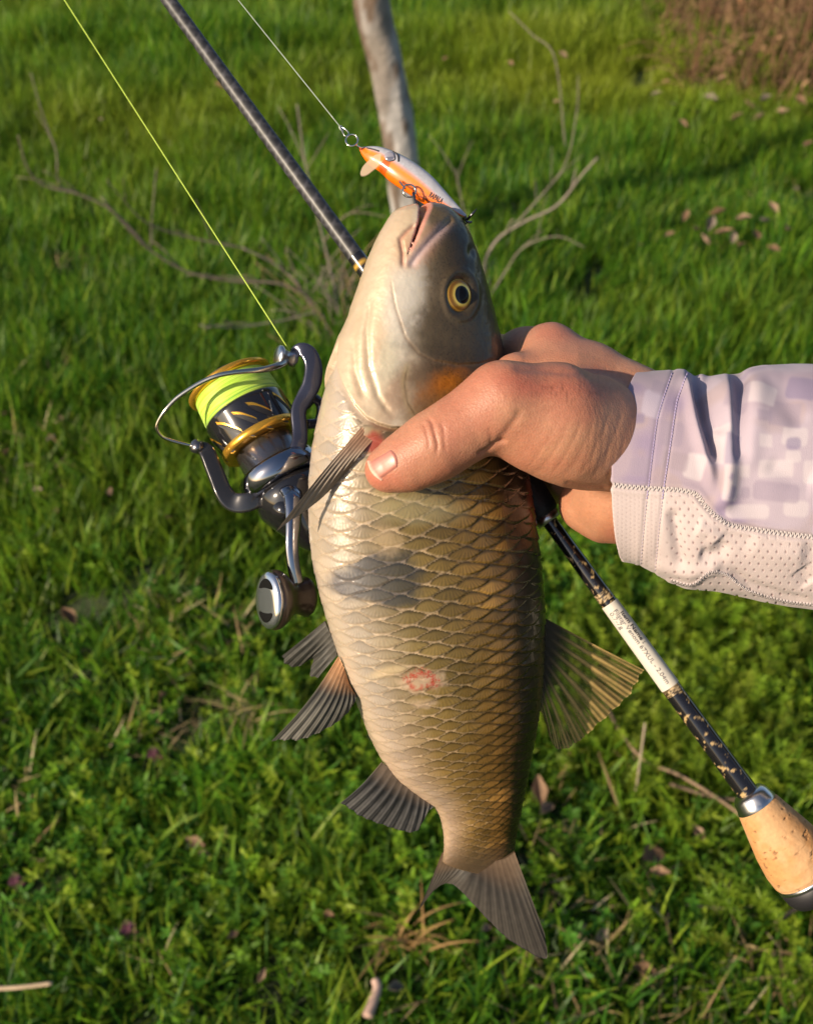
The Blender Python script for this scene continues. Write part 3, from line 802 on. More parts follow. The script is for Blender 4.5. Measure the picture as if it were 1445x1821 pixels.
pos = -prv/(nxt-prv+1e-6)                         # 0 at the front of the bare part of a scale, 1 at its rear edge
srand = _hash(sid.astype(np.int64), np.full(len(sid), 5), np.full(len(sid), 9))
OPR = [(908, 650), (880, 690), (820, 735), (765, 758), (722.7, 761), (695, 760), (673, 754), (651, 743), (631, 721), (612, 687), (602, 657), (603, 628), (606, 606)]
HEADP = OPR+[(585, 600), (560, 560), (600, 330), (900, 330), (960, 650)]
inh = inside(X, Y, HEADP); dop, _ = seg_dist(X, Y, OPR)
sdh = np.where(inh, dop, -dop)                   # >0 on the head
msc = smooth(4, 14, -sdh)*(1-smooth(1520, 1550, Y))
msc = msc*lerp(.55, 1, smooth(.0, .12, tau))*lerp(1, .25, smooth(640, 560, X)*smooth(800, 740, Y))
pmm = np.interp(tv, VV, pit)
# relief
n0_ = fbm(fv*.8+9, 2)
disp = msc*(pmm/6.2)*(0.56*pos**1.2*smooth(0, .15, nxt)-0.10)
disp = disp*lerp(.75, 1.25, smooth(.2, .8, tau))
stria = np.cos(np.arctan2(sdq*1.5, pos+.35)*30+srand*40+2*n0_)
disp += msc*.03*stria*smooth(.1, .5, pos)
sr2 = _hash(sid.astype(np.int64), np.full(len(sid), 15), np.full(len(sid), 2))
disp += msc*(pmm/6.2)*(.55*(sr2-.5)*sdq+.30*(srand-.5)*pos)*smooth(0, .12, nxt)
disp += np.where(sdh > 0, 1.7*np.exp(-sdh/34)*smooth(0, 3.5, sdh), -1.1*np.exp(-(sdh/9)**2))*smooth(1.0, .9, tau)
def groove(poly, w, dpt, fade=True):
    global disp
    d, t = seg_dist(X, Y, poly)
    e = smooth(0, .12, t)*smooth(1, .88, t) if fade else 1
    disp = disp-dpt*np.exp(-(d/w)**2)*e
    return d, t, e
def step(poly, side, w, hgt):                    # a soft ledge: raised on one side of a line
    global disp
    d, t = seg_dist(X, Y, poly)
    a = np.array(poly[0]); b = np.array(poly[-1])
    # side from the nearest segment's cross product
    best = np.full(X.shape, 1e9); sg = np.zeros(X.shape)
    for k in range(len(poly)-1):
        ax, ay = poly[k]; bx, by = poly[k+1]; dx, dy = bx-ax, by-ay
        tt = np.clip(((X-ax)*dx+(Y-ay)*dy)/(dx*dx+dy*dy), 0, 1); dd = np.hypot(X-ax-tt*dx, Y-ay-tt*dy)
        m = dd < best; best = np.where(m, dd, best); sg = np.where(m, np.sign(dx*(Y-ay)-dy*(X-ax)), sg)
    s = sg*d*side; e = smooth(0, .1, t)*smooth(1, .9, t)
    disp = disp+np.where(s > 0, hgt*np.exp(-s/w)*smooth(0, 2.5, s), -.35*hgt*np.exp(-(s/4)**2))*e
    return s, e
MOUTHL = [(742, 396), (722, 412), (711, 424), (716, 448), (716, 480)]
LIPG = [(806, 385), (790, 402), (765, 428), (742, 455), (726, 478)]
PREO = [(693, 480), (704, 545), (722, 600), (745, 628), (772, 641), (812, 648), (850, 646), (872, 640)]
SUBO = [(728, 640), (719, 680), (724, 715), (740, 742), (760, 752)]
BR1 = [(660, 520), (652, 590), (655, 650), (672, 705), (700, 745)]
BR2 = [(640, 545), (630, 605), (632, 660), (650, 715)]
d_mo, t_mo, e_mo = groove(MOUTHL, 4.0, .9)
d_lg, t_lg, e_lg = groove(LIPG, 6.0, .9)
s_pr, e_pr = step(PREO, -1, 30, .22)
s_su, e_su = step(SUBO, 1, 24, .14)
d_b1, t_b1, e_b1 = groove(BR1, 6, .55)
d_b2, t_b2, e_b2 = groove(BR2, 6, .5)
d_eye = np.hypot((X-819)/25.0, (Y-524)/36.0)
disp -= 1.9*(1-smooth(.55, 1.05, d_eye)); disp += .55*np.exp(-((d_eye-1.2)/.2)**2)
disp += .9*np.exp(-(((X-770)/30)**2+((Y-400)/26)**2))
d_no = np.hypot((X-838)/7, (Y-447)/10); disp -= .8*np.exp(-d_no**2)
disp += .35*(fbm(fv*.25, 3)-.5)*smooth(0, 20, sdh)+.10*(fbm(fv*1.6, 2)-.5)
pco = fv+fnm*disp[:, None]
# pigment, with some shade and bounce light painted in
n1 = fbm(fv*.10, 3); n2 = fbm(fv*.5, 3); n3 = fbm(fv*2.2, 2)
def ramp(t, stops):
    ks = np.array([s[0] for s in stops]); cs = np.array([s[1] for s in stops])
    return np.stack([np.interp(t, ks, cs[:, k]) for k in range(3)], 1)
tw_ = tau+.05*(n1-.5)
CREAM = (.74, .60, .46); GOLD = (.33, .225, .075); DARK = (.035, .028, .014)
body = ramp(tw_, [(0, (.60, .47, .34)), (.07, (.58, .45, .325)), (.18, (.46, .35, .24)), (.32, (.36, .255, .12)), (.50, (.29, .195, .06)), (.70, (.22, .14, .045)), (.82, (.13, .078, .026)), (.91, (.04, .028, .013)), (1, (.014, .011, .007))])
lowb = smooth(1180, 1500, Y)
body = lerp(body, ramp(tw_, [(0, (.56, .39, .26)), (.10, (.48, .31, .175)), (.30, (.33, .20, .075)), (.6, (.25, .145, .05)), (.8, (.15, .088, .032)), (.91, (.05, .034, .015)), (1, (.014, .011, .007))]), lowb[:, None])
upl = smooth(960, 760, Y)*smooth(.45, .2, tau)
body = blend(body, (.48, .40, .34), upl*.6)
fill = ramp(tw_, [(0, (.49, .41, .335)), (.10, (.36, .31, .265)), (.24, (.27, .21, .13)), (.38, (.20, .14, .042)), (.6, (.17, .105, .023)), (.76, (.25, .135, .03)), (.85, (.17, .085, .02)), (.90, (.03, .018, .008)), (1, (.008, .006, .004))])
dr = (.5-.5*np.abs(sdq)**1.6)-nxt; xq = np.abs(sdq)/.74      # position within the owning scale
lc = .02+.10*np.clip(np.abs(sdq), 0, 1)**1.5; lh = .44*np.clip(1-xq**2.1, 0, 1)**.85
wob = .10*(fbm(fv*.9+3, 2)-.5)
fld = smooth(.05, -.05, np.abs(dr-lc)-lh+wob*.6)
ledge = smooth(.26, .0, dr-(lc-lh)+wob)*fld             # dark front edge of the pigmented field
net = ramp(tw_, [(0, (.53, .44, .355)), (.2, (.49, .385, .28)), (.4, (.46, .32, .18)), (.55, (.40, .265, .125)), (.66, (.22, .135, .052)), (.75, (.06, .036, .014)), (.86, (.018, .011, .006)), (1, (.008, .006, .004))])
net = lerp(net, net*np.array([.92, .80, .66]), lowb[:, None])
fill = lerp(fill, fill*np.array([1.12, .95, .85]), lowb[:, None])
patt = lerp(net, fill, fld[:, None]); patt = patt*(1-.82*ledge*lerp(.3, 1, smooth(.12, .42, tau)))[:, None]
body = lerp(body, patt, (msc*lerp(.9, .75, lowb))[:, None])
sh_ = smooth(.36, .04, pos)                        # dark base of each bare field, with the overlapping scale's shadow painted in
body = body*(1-(.25*msc*sh_*lerp(.35, 1, smooth(.15, .5, tau)))[:, None])
body = body*(1+(.22*msc*fld*stria*smooth(.1, .5, pos)*lerp(.4, 1, smooth(.3, .7, tau)))[:, None])
rim = smooth(.17, .02, nxt)*msc
body = blend(body, np.array([.62, .46, .32]), rim*.45*smooth(.74, .5, tau)*(1-.5*lowb))
body = blend(body, np.array([.34, .19, .07]), rim*.25*smooth(.55, .8, tau)*smooth(.97, .85, tau))
body = blend(body, np.array([.03, .02, .012]), smooth(.0, .10, .17-nxt)*0+sh_*msc*.15*smooth(.55, .8, tau))
body *= (1+.50*(srand-.5)*msc*lerp(.5, 1, smooth(.1, .4, tau)))[:, None]
dbr = srand > .93
body = np.where((dbr & (tau > .55) & (tau < .93))[:, None], body*1.5, body)
# dark blotch, missing scales, wound
def ell(cx, cy, rx, ry, rot=0.0, soft=.35, wob=.3):
    c, s = math.cos(rot), math.sin(rot); dx, dy = X-cx, Y-cy
    r = np.hypot((dx*c+dy*s)/rx, (-dx*s+dy*c)/ry)+wob*(n2-.5)
    return 1-smooth(1-soft, 1+soft, r)
wsv = n2; n2 = n2+(srand-.5)*1.3
bl = np.maximum(ell(680, 1018, 72, 36, -.2, .28), ell(622, 1040, 48, 26, .1, .35)); bl = np.maximum(bl, ell(700, 1050, 48, 26, 0, .3))
n2 = wsv
body = lerp(body, body*np.array([.30, .33, .42])+np.array([.012, .015, .022]), (bl*.93)[:, None])
body = blend(body, np.array([.50, .36, .21]), ell(690, 962, 26, 24, .5, .6, 1.3)*.5)
body = blend(body, np.array([.58, .42, .29]), np.maximum(ell(748, 1212, 38, 18, -.15, .5, 1.3), ell(756, 1252, 20, 8, 0, .6, 1.3)*.7)*.7)
body = blend(body, np.array([.66, .50, .30]), ell(690, 1195, 36, 8, -.25, .5)*.5)
wd_, _ = seg_dist(X+22*(n2-.5), Y+26*(n3-.5), [(722, 1212), (735, 1202), (750, 1197), (765, 1203), (774, 1214), (768, 1220)])
wd2, _ = seg_dist(X+4*(n2-.5), Y+6*(n3-.5), [(725, 1214), (735, 1224), (748, 1222)])
body = blend(body, np.array([.42, .035, .02]), np.maximum(np.exp(-(wd_/5.5)**2)*smooth(.2, .5, n3), np.exp(-(wd2/5)**2)*smooth(.3, .55, n2)*.8)*.9)
body = blend(body, np.array([.55, .47, .26]), ell(740, 905, 75, 26, .05, .5)*.35)
body = blend(body, np.array([.60, .13, .07]), smooth(.955, .985, tau)*smooth(880, 900, Y)*smooth(1010, 950, Y)*0+ell(946, 905, 7, 60, -.1, .5)*.22)  # red bounce from the hand painted onto the edge of the back
# head
head = ramp(tw_, [(0, (.60, .49, .385)), (.16, (.60, .485, .375)), (.30, (.53, .435, .33)), (.40, (.52, .475, .415)), (.48, (.40, .35, .29)), (.57, (.20, .155, .10)), (.72, (.10, .073, .040)), (.87, (.045, .033, .019)), (1, (.014, .011, .007))])
head = blend(head, np.array([.60, .585, .565]), ell(716, 540, 32, 80, .1, .5, .3)*.85)
head = blend(head, np.array([.105, .08, .046]), ell(800, 592, 74, 52, .1, .45, .3)*.85)
head = blend(head, np.array([.085, .052, .022]), ell(790, 664, 76, 26, -.1, .5, .3)*.85)
head = blend(head, np.array([.56, .19, .014]), ell(786, 694, 52, 28, -.5, .55, .7)*.92)
head = blend(head, np.array([.22, .09, .016]), ell(845, 685, 40, 26, -.5, .5, .5)*.75)
head = blend(head, np.array([.20, .11, .04]), ell(775, 725, 54, 24, -.4, .5, .3)*.7)
head = blend(head, np.array([.32, .21, .15]), ell(700, 708, 20, 40, .3, .5, .4)*.65)
head = blend(head, np.array([.45, .37, .17]), np.exp(-((s_su-2)/6)**2)*e_su*.45)
head = blend(head, np.array([.56, .50, .42]), ell(668, 690, 16, 60, .25, .5)*.5)
head = blend(head, np.array([.50, .27, .16]), ell(742, 440, 30, 42, .75, .45)*.6)
head = blend(head, np.array([.58, .44, .50]), np.exp(-(d_lg/10)**2)*e_lg*.75)
head = blend(head, np.array([.26, .19, .10]), ell(790, 378, 30, 20, .6, .4)*.8)
head = blend(head, np.array([.45, .22, .17]), np.exp(-(d_mo/4)**2)*e_mo*.7)
head = blend(head, np.array([.20, .13, .08]), np.exp(-((s_pr+1)/4)**2)*e_pr*.55)
head = blend(head, np.array([.50, .42, .32]), np.exp(-(d_b1/6)**2)*e_b1*.6); head = blend(head, np.array([.56, .46, .34]), np.exp(-(d_b2/6)**2)*e_b2*.6)
head = blend(head, np.array([.07, .055, .035]), smooth(1.5, .95, d_eye)*.85)
head = blend(head, np.array([.05, .04, .03]), np.exp(-d_no**2)*.7)
head = blend(head, np.array([.20, .14, .09]), ell(738, 700, 34, 58, .1, .6, .5)*.6)
head = blend(head, np.array([.50, .49, .50]), ell(735, 520, 26, 60, .15, .6, .5)*.5*smooth(.4, .6, n2))
head = blend(head, np.array([.42, .46, .40]), ell(690, 640, 18, 40, .2, .6, .5)*.4)
head = blend(head, np.array([.075, .055, .03]), ell(800, 628, 80, 14, .12, .6, .5)*.55+ell(868, 560, 16, 90, -.15, .6, .4)*.5)
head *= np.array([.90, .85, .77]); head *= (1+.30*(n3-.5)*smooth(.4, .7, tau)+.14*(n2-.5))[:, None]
spk = smooth(.70, .82, vnoise(fv*3.1))*smooth(.45, .7, tau); head = head*(1-.45*spk)[:, None]
mixh = smooth(-3, 3, sdh)
colf = lerp(body, head, mixh[:, None])
colf = blend(colf, np.array([.10, .03, .02]), np.exp(-((sdh+5)/5)**2)*smooth(640, 670, X)*.75)  # dark red gill slit, its shade painted into the colour
colf = blend(colf, np.array([.30, .05, .03]), ell(664, 786, 22, 18, -.6, .4)*.9)
colf = blend(colf, np.array([.07, .05, .03]), ell(700, 776, 26, 10, .1, .4)*.8)  # shadow below the gill cover, put into the skin colour
gm, gt = mouth_gap(tv, tu)
inm = smooth(.9, .2, gm)*smooth(1.0, .8, gt)*smooth(-.2, -1.2, disp*0+fish_local(fv)[0]*0-1.0)
colf = blend(colf, np.array([.55, .26, .20]), smooth(1.0, .4, gm)*(gt < .95))
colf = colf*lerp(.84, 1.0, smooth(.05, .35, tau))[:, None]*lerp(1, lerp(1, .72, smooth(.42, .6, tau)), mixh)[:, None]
pedm = smooth(1485, 1545, Y+6*(n2-.5)); colf = blend(colf, np.array([.125, .082, .05]), pedm*.9)
rgh = np.clip(lerp(.28, .42, n2)-.12*rim+.1*mixh, .2, .75)
M_fish = mat('fish_skin', attr='Col', rough=0.35, metal=0.12, rough_attr='Rough', coat=0.42, coat_rough=0.12, spec=0.35, sss=0.05, sss_scale=0.002)
fish = thing('fish', 'golden brown scaled fish held head up, hooked in the mouth', 'fish', P(760, 900, 420))
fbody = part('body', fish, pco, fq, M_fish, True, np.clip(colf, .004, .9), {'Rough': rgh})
FISH_BVH = None

# eye
ec0 = P(819, 524, 1.0)
def fish_hit(px, py):                             # first crossing of the body along the pixel's ray
    r = np.array([(px-CXP)/FPX, -(py-CYP)/FPX, -1.0]); ds = np.linspace(330, 480, 1500)
    f = fish_f(r[None]*ds[:, None]); k = np.argmax(f < 0)
    return r*ds[k]
eh = fish_hit(821, 524)
g = np.array([(fish_f((eh+np.eye(3)[k]*.3)[None])-fish_f((eh-np.eye(3)[k]*.3)[None]))[0] for k in range(3)]); eN = nrm(g)
eN = nrm(eN+np.array([.10, 0, -.05])); ec = eh-eN*2.6
M_iris = mat('fish_iris', attr='Col', rough=0.25, metal=0.5, coat=0.5, coat_rough=0.05)
M_pupil = mat('fish_pupil', (0.003, 0.003, 0.004), 0.12, spec=0.25)
th = np.linspace(0, 1.0, 26); rads = 7.2
prof = [(2.9*math.sqrt(max(0, 1-(t)**2))+.1, rads*t) for t in th[::-1]]
prof[-1] = (prof[-1][0], 0.0001)
v, f = lathe(prof, ec, eN, 64, x=(0, 1, 0))
rt = np.linalg.norm((v-ec)-((v-ec)@eN)[:, None]*eN, axis=1)/rads
an = np.arctan2((v-ec)@np.cross(eN, [0, 1, 0]), (v-ec)@np.array([0, 1, 0]))
ci_ = ramp(rt, [(0, (.01, .01, .01)), (.44, (.01, .01, .01)), (.47, (.85, .62, .12)), (.55, (.85, .55, .10)), (.62, (.36, .17, .02)), (.74, (.22, .09, .012)), (.83, (.72, .38, .05)), (.92, (.62, .32, .04)), (1, (.05, .04, .02))])
ci_ *= (1+.35*(fbm(np.stack([an*3, rt*5, 0*rt], 1), 3)-.5))[:, None]
eye = part('eye', fish, v, f, M_iris, True, np.clip(ci_, .003, 1))
pc = ec+eN*2.85-np.array([1, 0, 0])*.75
v, f = lathe([(-.5, 3.3), (.0, 3.2), (.4, 2.7), (.72, 1.7), (.85, .0001)], pc, nrm(eN+np.array([-.28, 0, .35])), 40)
part('pupil', eye, v, f, M_pupil)

# fins
M_fin = mat('fin_membrane', attr='Col', rough=0.55, transl=0.25, alpha_attr='Alpha', spec=0.3)
def fin(name, base, tip, nb, nt_, nrays, croot, cmem, cray, alpha, label, nu=150, nv=64, bow=0.0, curve=None, jag=.5, th0=.5, branch_from=.35, corr=.26):
    B = catmull([list(to_plane(x, y, n)) for (x, y), n in zip(base, nb)], nu); Tt = catmull([list(to_plane(x, y, n)) for (x, y), n in zip(tip, nt_)], nu)
    s = np.linspace(0, 1, nu)[:, None]; t = np.linspace(0, 1, nv)[None]
    ph = s*nrays
    rip = .5+.5*np.cos(ph*2*np.pi)
    sub = .5+.5*np.cos(ph*2*np.pi*3+.6)
    ray = lerp(rip**2.2, lerp(rip**.7, sub, .6), smooth(branch_from, branch_from+.45, t*np.ones_like(s)))
    edge = 1-(1-rip*.6-sub*.4)*.03*jag-.03*jag*(fbm(np.stack([ph[:, 0]*1.3, ph[:, 0]*0, ph[:, 0]*0], 1), 3)[:, None]-.5)*3
    tt = t*edge
    Pt = B[:, None, :]*(1-tt[..., None])+Tt[:, None, :]*tt[..., None]
    nrmv = nrm(np.cross(Tt[nu//2]-B[nu//2], B[-1]-B[0]))
    if nrmv[2] < 0: nrmv = -nrmv
    Pt = Pt+nrmv*(bow*np.sin(np.pi*t)*np.ones_like(s))[..., None]
    if curve is not None: Pt = Pt+curve[:, None, :]*(np.sin(np.pi*t*.9)*np.ones_like(s))[..., None]
    Pt = Pt+nrmv*((corr*np.cos(ph*2*np.pi)*smooth(.1, .6, t)+.25*np.sin(s*7+t*2))*.8)[..., None]
    thk = (th0*(1-t*.8)+.12+.28*(corr/.26)*ray*(1-.6*t))[..., None]*.5
    up = (Pt+nrmv*thk).reshape(-1, 3); dn = (Pt-nrmv*thk).reshape(-1, 3)
    i = (np.arange(nu-1)[:, None]*nv+np.arange(nv-1)[None]).ravel()
    q1 = np.stack([i, i+nv, i+nv+1, i+1], 1); m = nu*nv
    rim_i = np.r_[np.arange(nv), np.arange(1, nu)*nv+nv-1, (nu-1)*nv+np.arange(nv-2, -1, -1), np.arange(nu-2, 0, -1)*nv]
    rq = np.stack([rim_i, np.roll(rim_i, -1), np.roll(rim_i, -1)+m, rim_i+m], 1)
    q = np.vstack([q1, q1[:, ::-1]+m, rq[:, ::-1]])
    vv = np.vstack([up, dn])
    T_ = (t*np.ones_like(s))
    c = lerp(np.array(cmem), np.array(cray), ray[..., None]); c = lerp(np.array(croot)[None, None], c, smooth(.05, .42, T_)[..., None])
    nn = fbm(Pt.reshape(-1, 3)*.5, 3).reshape(nu, nv); c = c*(1+.5*(nn-.5))[..., None]
    al = lerp(1, lerp(alpha[0], alpha[1], ray), smooth(.08, .35, T_))
    return part(name, fish, vv, q, M_fin, True, np.tile(np.clip(c.reshape(-1, 3), .003, .9), (2, 1)), {'Alpha': np.tile(al.reshape(-1), 2)}, label=label)
GREY = (.105, .10, .088); GREYR = (.21, .195, .165)
pn = [float((fish_hit(*q)-FO)@FN)-.6 for q in ((644, 758), (652, 768), (662, 784))]
fin('pectoral_fin', [(644, 758), (652, 768), (662, 784)], [(493, 943), (512, 930), (560, 896), (612, 848)], pn, (34, 32, 29, 25), 6, (.34, .20, .13), (.25, .205, .165), (.36, .30, .24), (1, 1), 'narrow folded brownish fin behind the gill cover', nu=90, bow=4, curve=None, jag=.6, th0=.9)
fin('pelvic_fin', [(602, 1168), (614, 1195), (626, 1228)], [(484, 1316), (535, 1316), (590, 1290), (622, 1262), (629, 1240)], (17, 18, 16), (26, 27, 24, 21, 18), 9, (.56, .30, .15), (.024, .024, .024), (.15, .14, .115), (.93, 1), 'dark grey fanned fin with an orange root', bow=3)
fin('pelvic_fin', [(578, 1104), (590, 1130), (600, 1165)], [(503, 1165), (508, 1182), (530, 1186), (556, 1172), (552, 1200), (566, 1205)], (6, 6, 5), (-2, -3, -4, -2, 0, 2), 7, (.10, .095, .085), (.035, .035, .033), (.11, .105, .095), (.93, 1), 'dark grey split fin on the far side of the belly', bow=2)
fin('anal_fin', [(679, 1356), (715, 1383), (745, 1402), (772, 1424)], [(606, 1427), (640, 1452), (690, 1470), (738, 1479), (760, 1440)], (15, 13, 11, 9), (17, 17, 15, 13, 11), 10, (.18, .135, .10), (.022, .022, .023), (.105, .10, .097), (.94, 1), 'dark grey fan shaped fin near the tail', bow=1.5)
fin('dorsal_fin', [(966, 1098), (964, 1150), (960, 1205), (954, 1262)], [(1142, 1190), (1120, 1235), (1060, 1290), (1012, 1330), (985, 1328), (962, 1262)], (-15, -15, -15, -14), (-22, -22, -20, -18, -16, -14), 11, (.055, .045, .028), (.026, .026, .016), (.56, .39, .15), (.26, .92), 'translucent olive fin with amber rays on the back', bow=2, nu=190, branch_from=.45)
fin('tail_fin', [(786, 1516), (806, 1526), (850, 1532), (890, 1528), (914, 1514)], [(740, 1626), (746, 1617), (757, 1602), (772, 1584), (792, 1572), (814, 1581), (880, 1650), (930, 1688), (971, 1704), (968, 1660)], (0, 0, 0, 0, 0), (-16, -14, -10, -6, -2, 2, 5, 6, 6, 5), 17, (.12, .078, .048), (.040, .035, .03), (.075, .065, .055), (.97, 1), 'forked dark grey tail fin', nu=240, jag=.4, bow=2, corr=.10)

# ================================================================= fishing rod
RA = P(300, 0, 476); RB = P(1338, 1422, 428); RD = nrm(RB-RA)       # tip side -> butt side
def rod_s(px, py):                                # distance along the rod of the point nearest a pixel's ray
    r = nrm(np.array([(px-CXP)/FPX, -(py-CYP)/FPX, -1.0]))
    w0 = RA; b = RD@r; d = RD@w0; e = r@w0
    return (b*e-d)/(1-b*b)
def rod_p(s): return RA+RD*s
rod = thing('fishing_rod', 'dark spinning rod with cork butt and paper label, running diagonally behind the fish', 'fishing rod', rod_p(rod_s(960, 920)))
M_blank = mat('woven_carbon', attr='Col', rough=0.5, coat=0.12, coat_rough=0.3, spec=0.5)
M_black = mat('black_lacquer', attr='Col', rough=0.2, coat=0.7, coat_rough=0.06)
M_grip = mat('black_foam', (0.010, 0.009, 0.010), 0.6, bump=(900, 0.3, 0.001))
M_alu = mat('brushed_aluminium', (0.62, 0.62, 0.64), 0.28, 1.0, aniso=0.4)
M_cork = mat('cork', attr='Col', rough=0.75, bump=(420, 0.35, 0.0012))
M_rubber = mat('black_rubber', (0.012, 0.011, 0.014), 0.55)
M_paper = mat('label_paper', (0.56, 0.52, 0.46), 0.6, var=(120, 0.05))
M_ink = mat('label_ink', (0.03, 0.028, 0.035), 0.6)
M_inkg = mat('faded_ink', (0.14, 0.13, 0.14), 0.6)
M_gold = mat('gold_thread', (0.60, 0.36, 0.07), 0.3, 0.8)
sA, sB, sC, sD = rod_s(640, 470), rod_s(960, 900), rod_s(985, 935), rod_s(1330, 1412)
def rod_lathe(s0, s1, rf, ns, nseg, relief=None, colf_=None, name='blank', mt=None, label=None, parent=None):
    Xr, Yr, A = frame(RD); ss = np.linspace(s0, s1, ns); th = np.arange(nseg)/nseg*2*np.pi
    Sg, Tg = np.meshgrid(ss, th, indexing='ij'); r = rf(Sg)
    if relief is not None: r = r+relief(Sg, Tg)
    p = RA+Sg[..., None]*A+r[..., None]*(np.cos(Tg)[..., None]*Xr+np.sin(Tg)[..., None]*Yr)
    i = np.arange(ns-1)[:, None]*nseg; j = np.arange(nseg)[None]; j2 = (j+1) % nseg
    q = np.stack([i+j, i+j2, i+nseg+j2, i+nseg+j], -1).reshape(-1, 4)
    c = colf_(Sg, Tg, p) if colf_ is not None else np.ones(Sg.shape+(3,))*.02
    return part(name, parent or rod, p.reshape(-1, 3), q, mt, True, c.reshape(-1, 3), label=label)
def weave(S_, T_): # crossed helical tape wound round the blank
    k = 2*np.pi/7.0
    return .5+.5*np.maximum(np.cos(S_*k+T_*2), np.cos(S_*k-T_*2))
def blank_col(S_, T_, p):
    w = weave(S_, T_); n = fbm(p.reshape(-1, 3)*.7, 3).reshape(S_.shape)
    return np.clip(.016+.034*smooth(.80, .99, w)+.045*(n-.4), .006, .3)[..., None]*np.array([.95, .92, 1.06])
rod_lathe(-620, sA-4, lambda s: np.interp(s, [-620, -100, 0, sA], [1.8, 2.9, 3.2, 3.72]), 1000, 26, lambda S_, T_: .05*(weave(S_, T_)-.7), blank_col, 'blank', M_blank)
rod_lathe(sA-4, sA+26, lambda s: np.full_like(s, 3.9), 20, 32, None, lambda S_, T_, p: np.where((np.abs(S_-sA-1) < 1.3)[..., None], np.array([.5, .30, .05]), np.array([.012, .011, .013])), 'thread_wrap', M_black)
hk = rod_p(sA+8)+np.array([-3.6, -.5, 1.0]); v, f = torus(hk, RD+np.array([.5, 0, .6]), 1.7, .35); part('hook_keeper', rod, v, f, M_gold)
v, f = lathe([(sA+24, 4.2), (sA+26, 6.5), (sA+40, 8.2), (sA+90, 8.8), (sB-40, 9.0), (sB-14, 8.2), (sB+2, 6.9), (sC-6, 6.3), (sC-5.5, 5.2)], RA, RD, 40); part('reel_seat', rod, v, f, M_grip)
v, f = lathe([(sC-6, 4.8), (sC-5.8, 5.6), (sC-2.5, 5.4), (sC-2.3, 3.5)], RA, RD, 40); part('ring', rod, v, f, M_alu)
rbut = lambda s: np.interp(s, [sC, sD], [3.25, 4.45])
def butt_col(S_, T_, p):
    n = fbm(p.reshape(-1, 3)*np.array([.9, .9, .9]), 3).reshape(S_.shape); w = weave(S_*.55, T_+1.0)
    g = smooth(.52, .66, n)*smooth(.9, 1.0, w)
    return np.array([.008, .007, .009])+g[..., None]*np.array([.42, .29, .13])
rod_lathe(sC-3, sD+1, rbut, 300, 40, None, butt_col, 'handle_tube', M_black)
for s_ in (rod_s(1066, 1065), rod_s(1198, 1222)):
    rod_lathe(s_-2.2, s_+2.2, lambda s: rbut(s)+.06, 16, 32, None, lambda S_, T_, p: np.array([.05, .035, .018])+smooth(.45, .7, fbm(p.reshape(-1, 3)*1.4, 3)).reshape(S_.shape)[..., None]*np.array([.45, .33, .19]), 'foil_band', M_black)
# paper label
sl0, sl1 = rod_s(1073, 1080), rod_s(1186, 1224)
Xr, Yr, _A = frame(RD); toc = nrm(-rod_p((sl0+sl1)/2)); th_c = math.atan2(toc@Yr, toc@Xr)
side = np.cross(RD, toc)
ss = np.linspace(sl0, sl1, 40); tt_ = np.linspace(-2.1, 2.1, 40)+th_c
Sg, Tg = np.meshgrid(ss, tt_, indexing='ij'); r = rbut(Sg)+.12
p = RA+Sg[..., None]*RD+r[..., None]*(np.cos(Tg)[..., None]*Xr+np.sin(Tg)[..., None]*Yr)
i = (np.arange(39)[:, None]*40+np.arange(39)[None]).ravel()
lab = part('paper_label', rod, p.reshape(-1, 3), np.stack([i, i+40, i+41, i+1], 1), M_paper, label='cream paper label printed with the rod name')
def rod_text(body, s_from, s_to, off, mt, bold=0.0):  # a line of print along the rod, off = mm above the middle
    v, f = text_mesh(body, 1.0, bold)
    w = v[:, 0].max()-v[:, 0].min(); sc = (s_to-s_from)/w
    s = s_from+(v[:, 0]-v[:, 0].min())*sc
    h = v[:, 1]*sc*.85+off
    sgn = 1.0 if (np.cross(toc, RD)@np.array([1, 0, 0])) > 0 else -1.0
    up = np.cross(toc, RD); sg2 = np.sign(up@(-np.sin(th_c)*Xr+np.cos(th_c)*Yr))
    r = rbut(s)+.34; th = th_c+sg2*h/r
    p = RA+s[:, None]*RD+r[:, None]*(np.cos(th)[:, None]*Xr+np.sin(th)[:, None]*Yr)
    part('print', lab, p, f, mt, False)
Lr = sl1-sl0
rod_text('Item Name :', sl0+Lr*.13, sl0+Lr*.50, 1.35, M_ink, .012)
rod_text('Filstar Venom 67XUL - 2.04m', sl0+Lr*.08, sl0+Lr*.95, -.75, M_inkg, .0)
rod_text('0.7-7g', sl0+Lr*.08, sl0+Lr*.27, -2.9, M_inkg, .0)
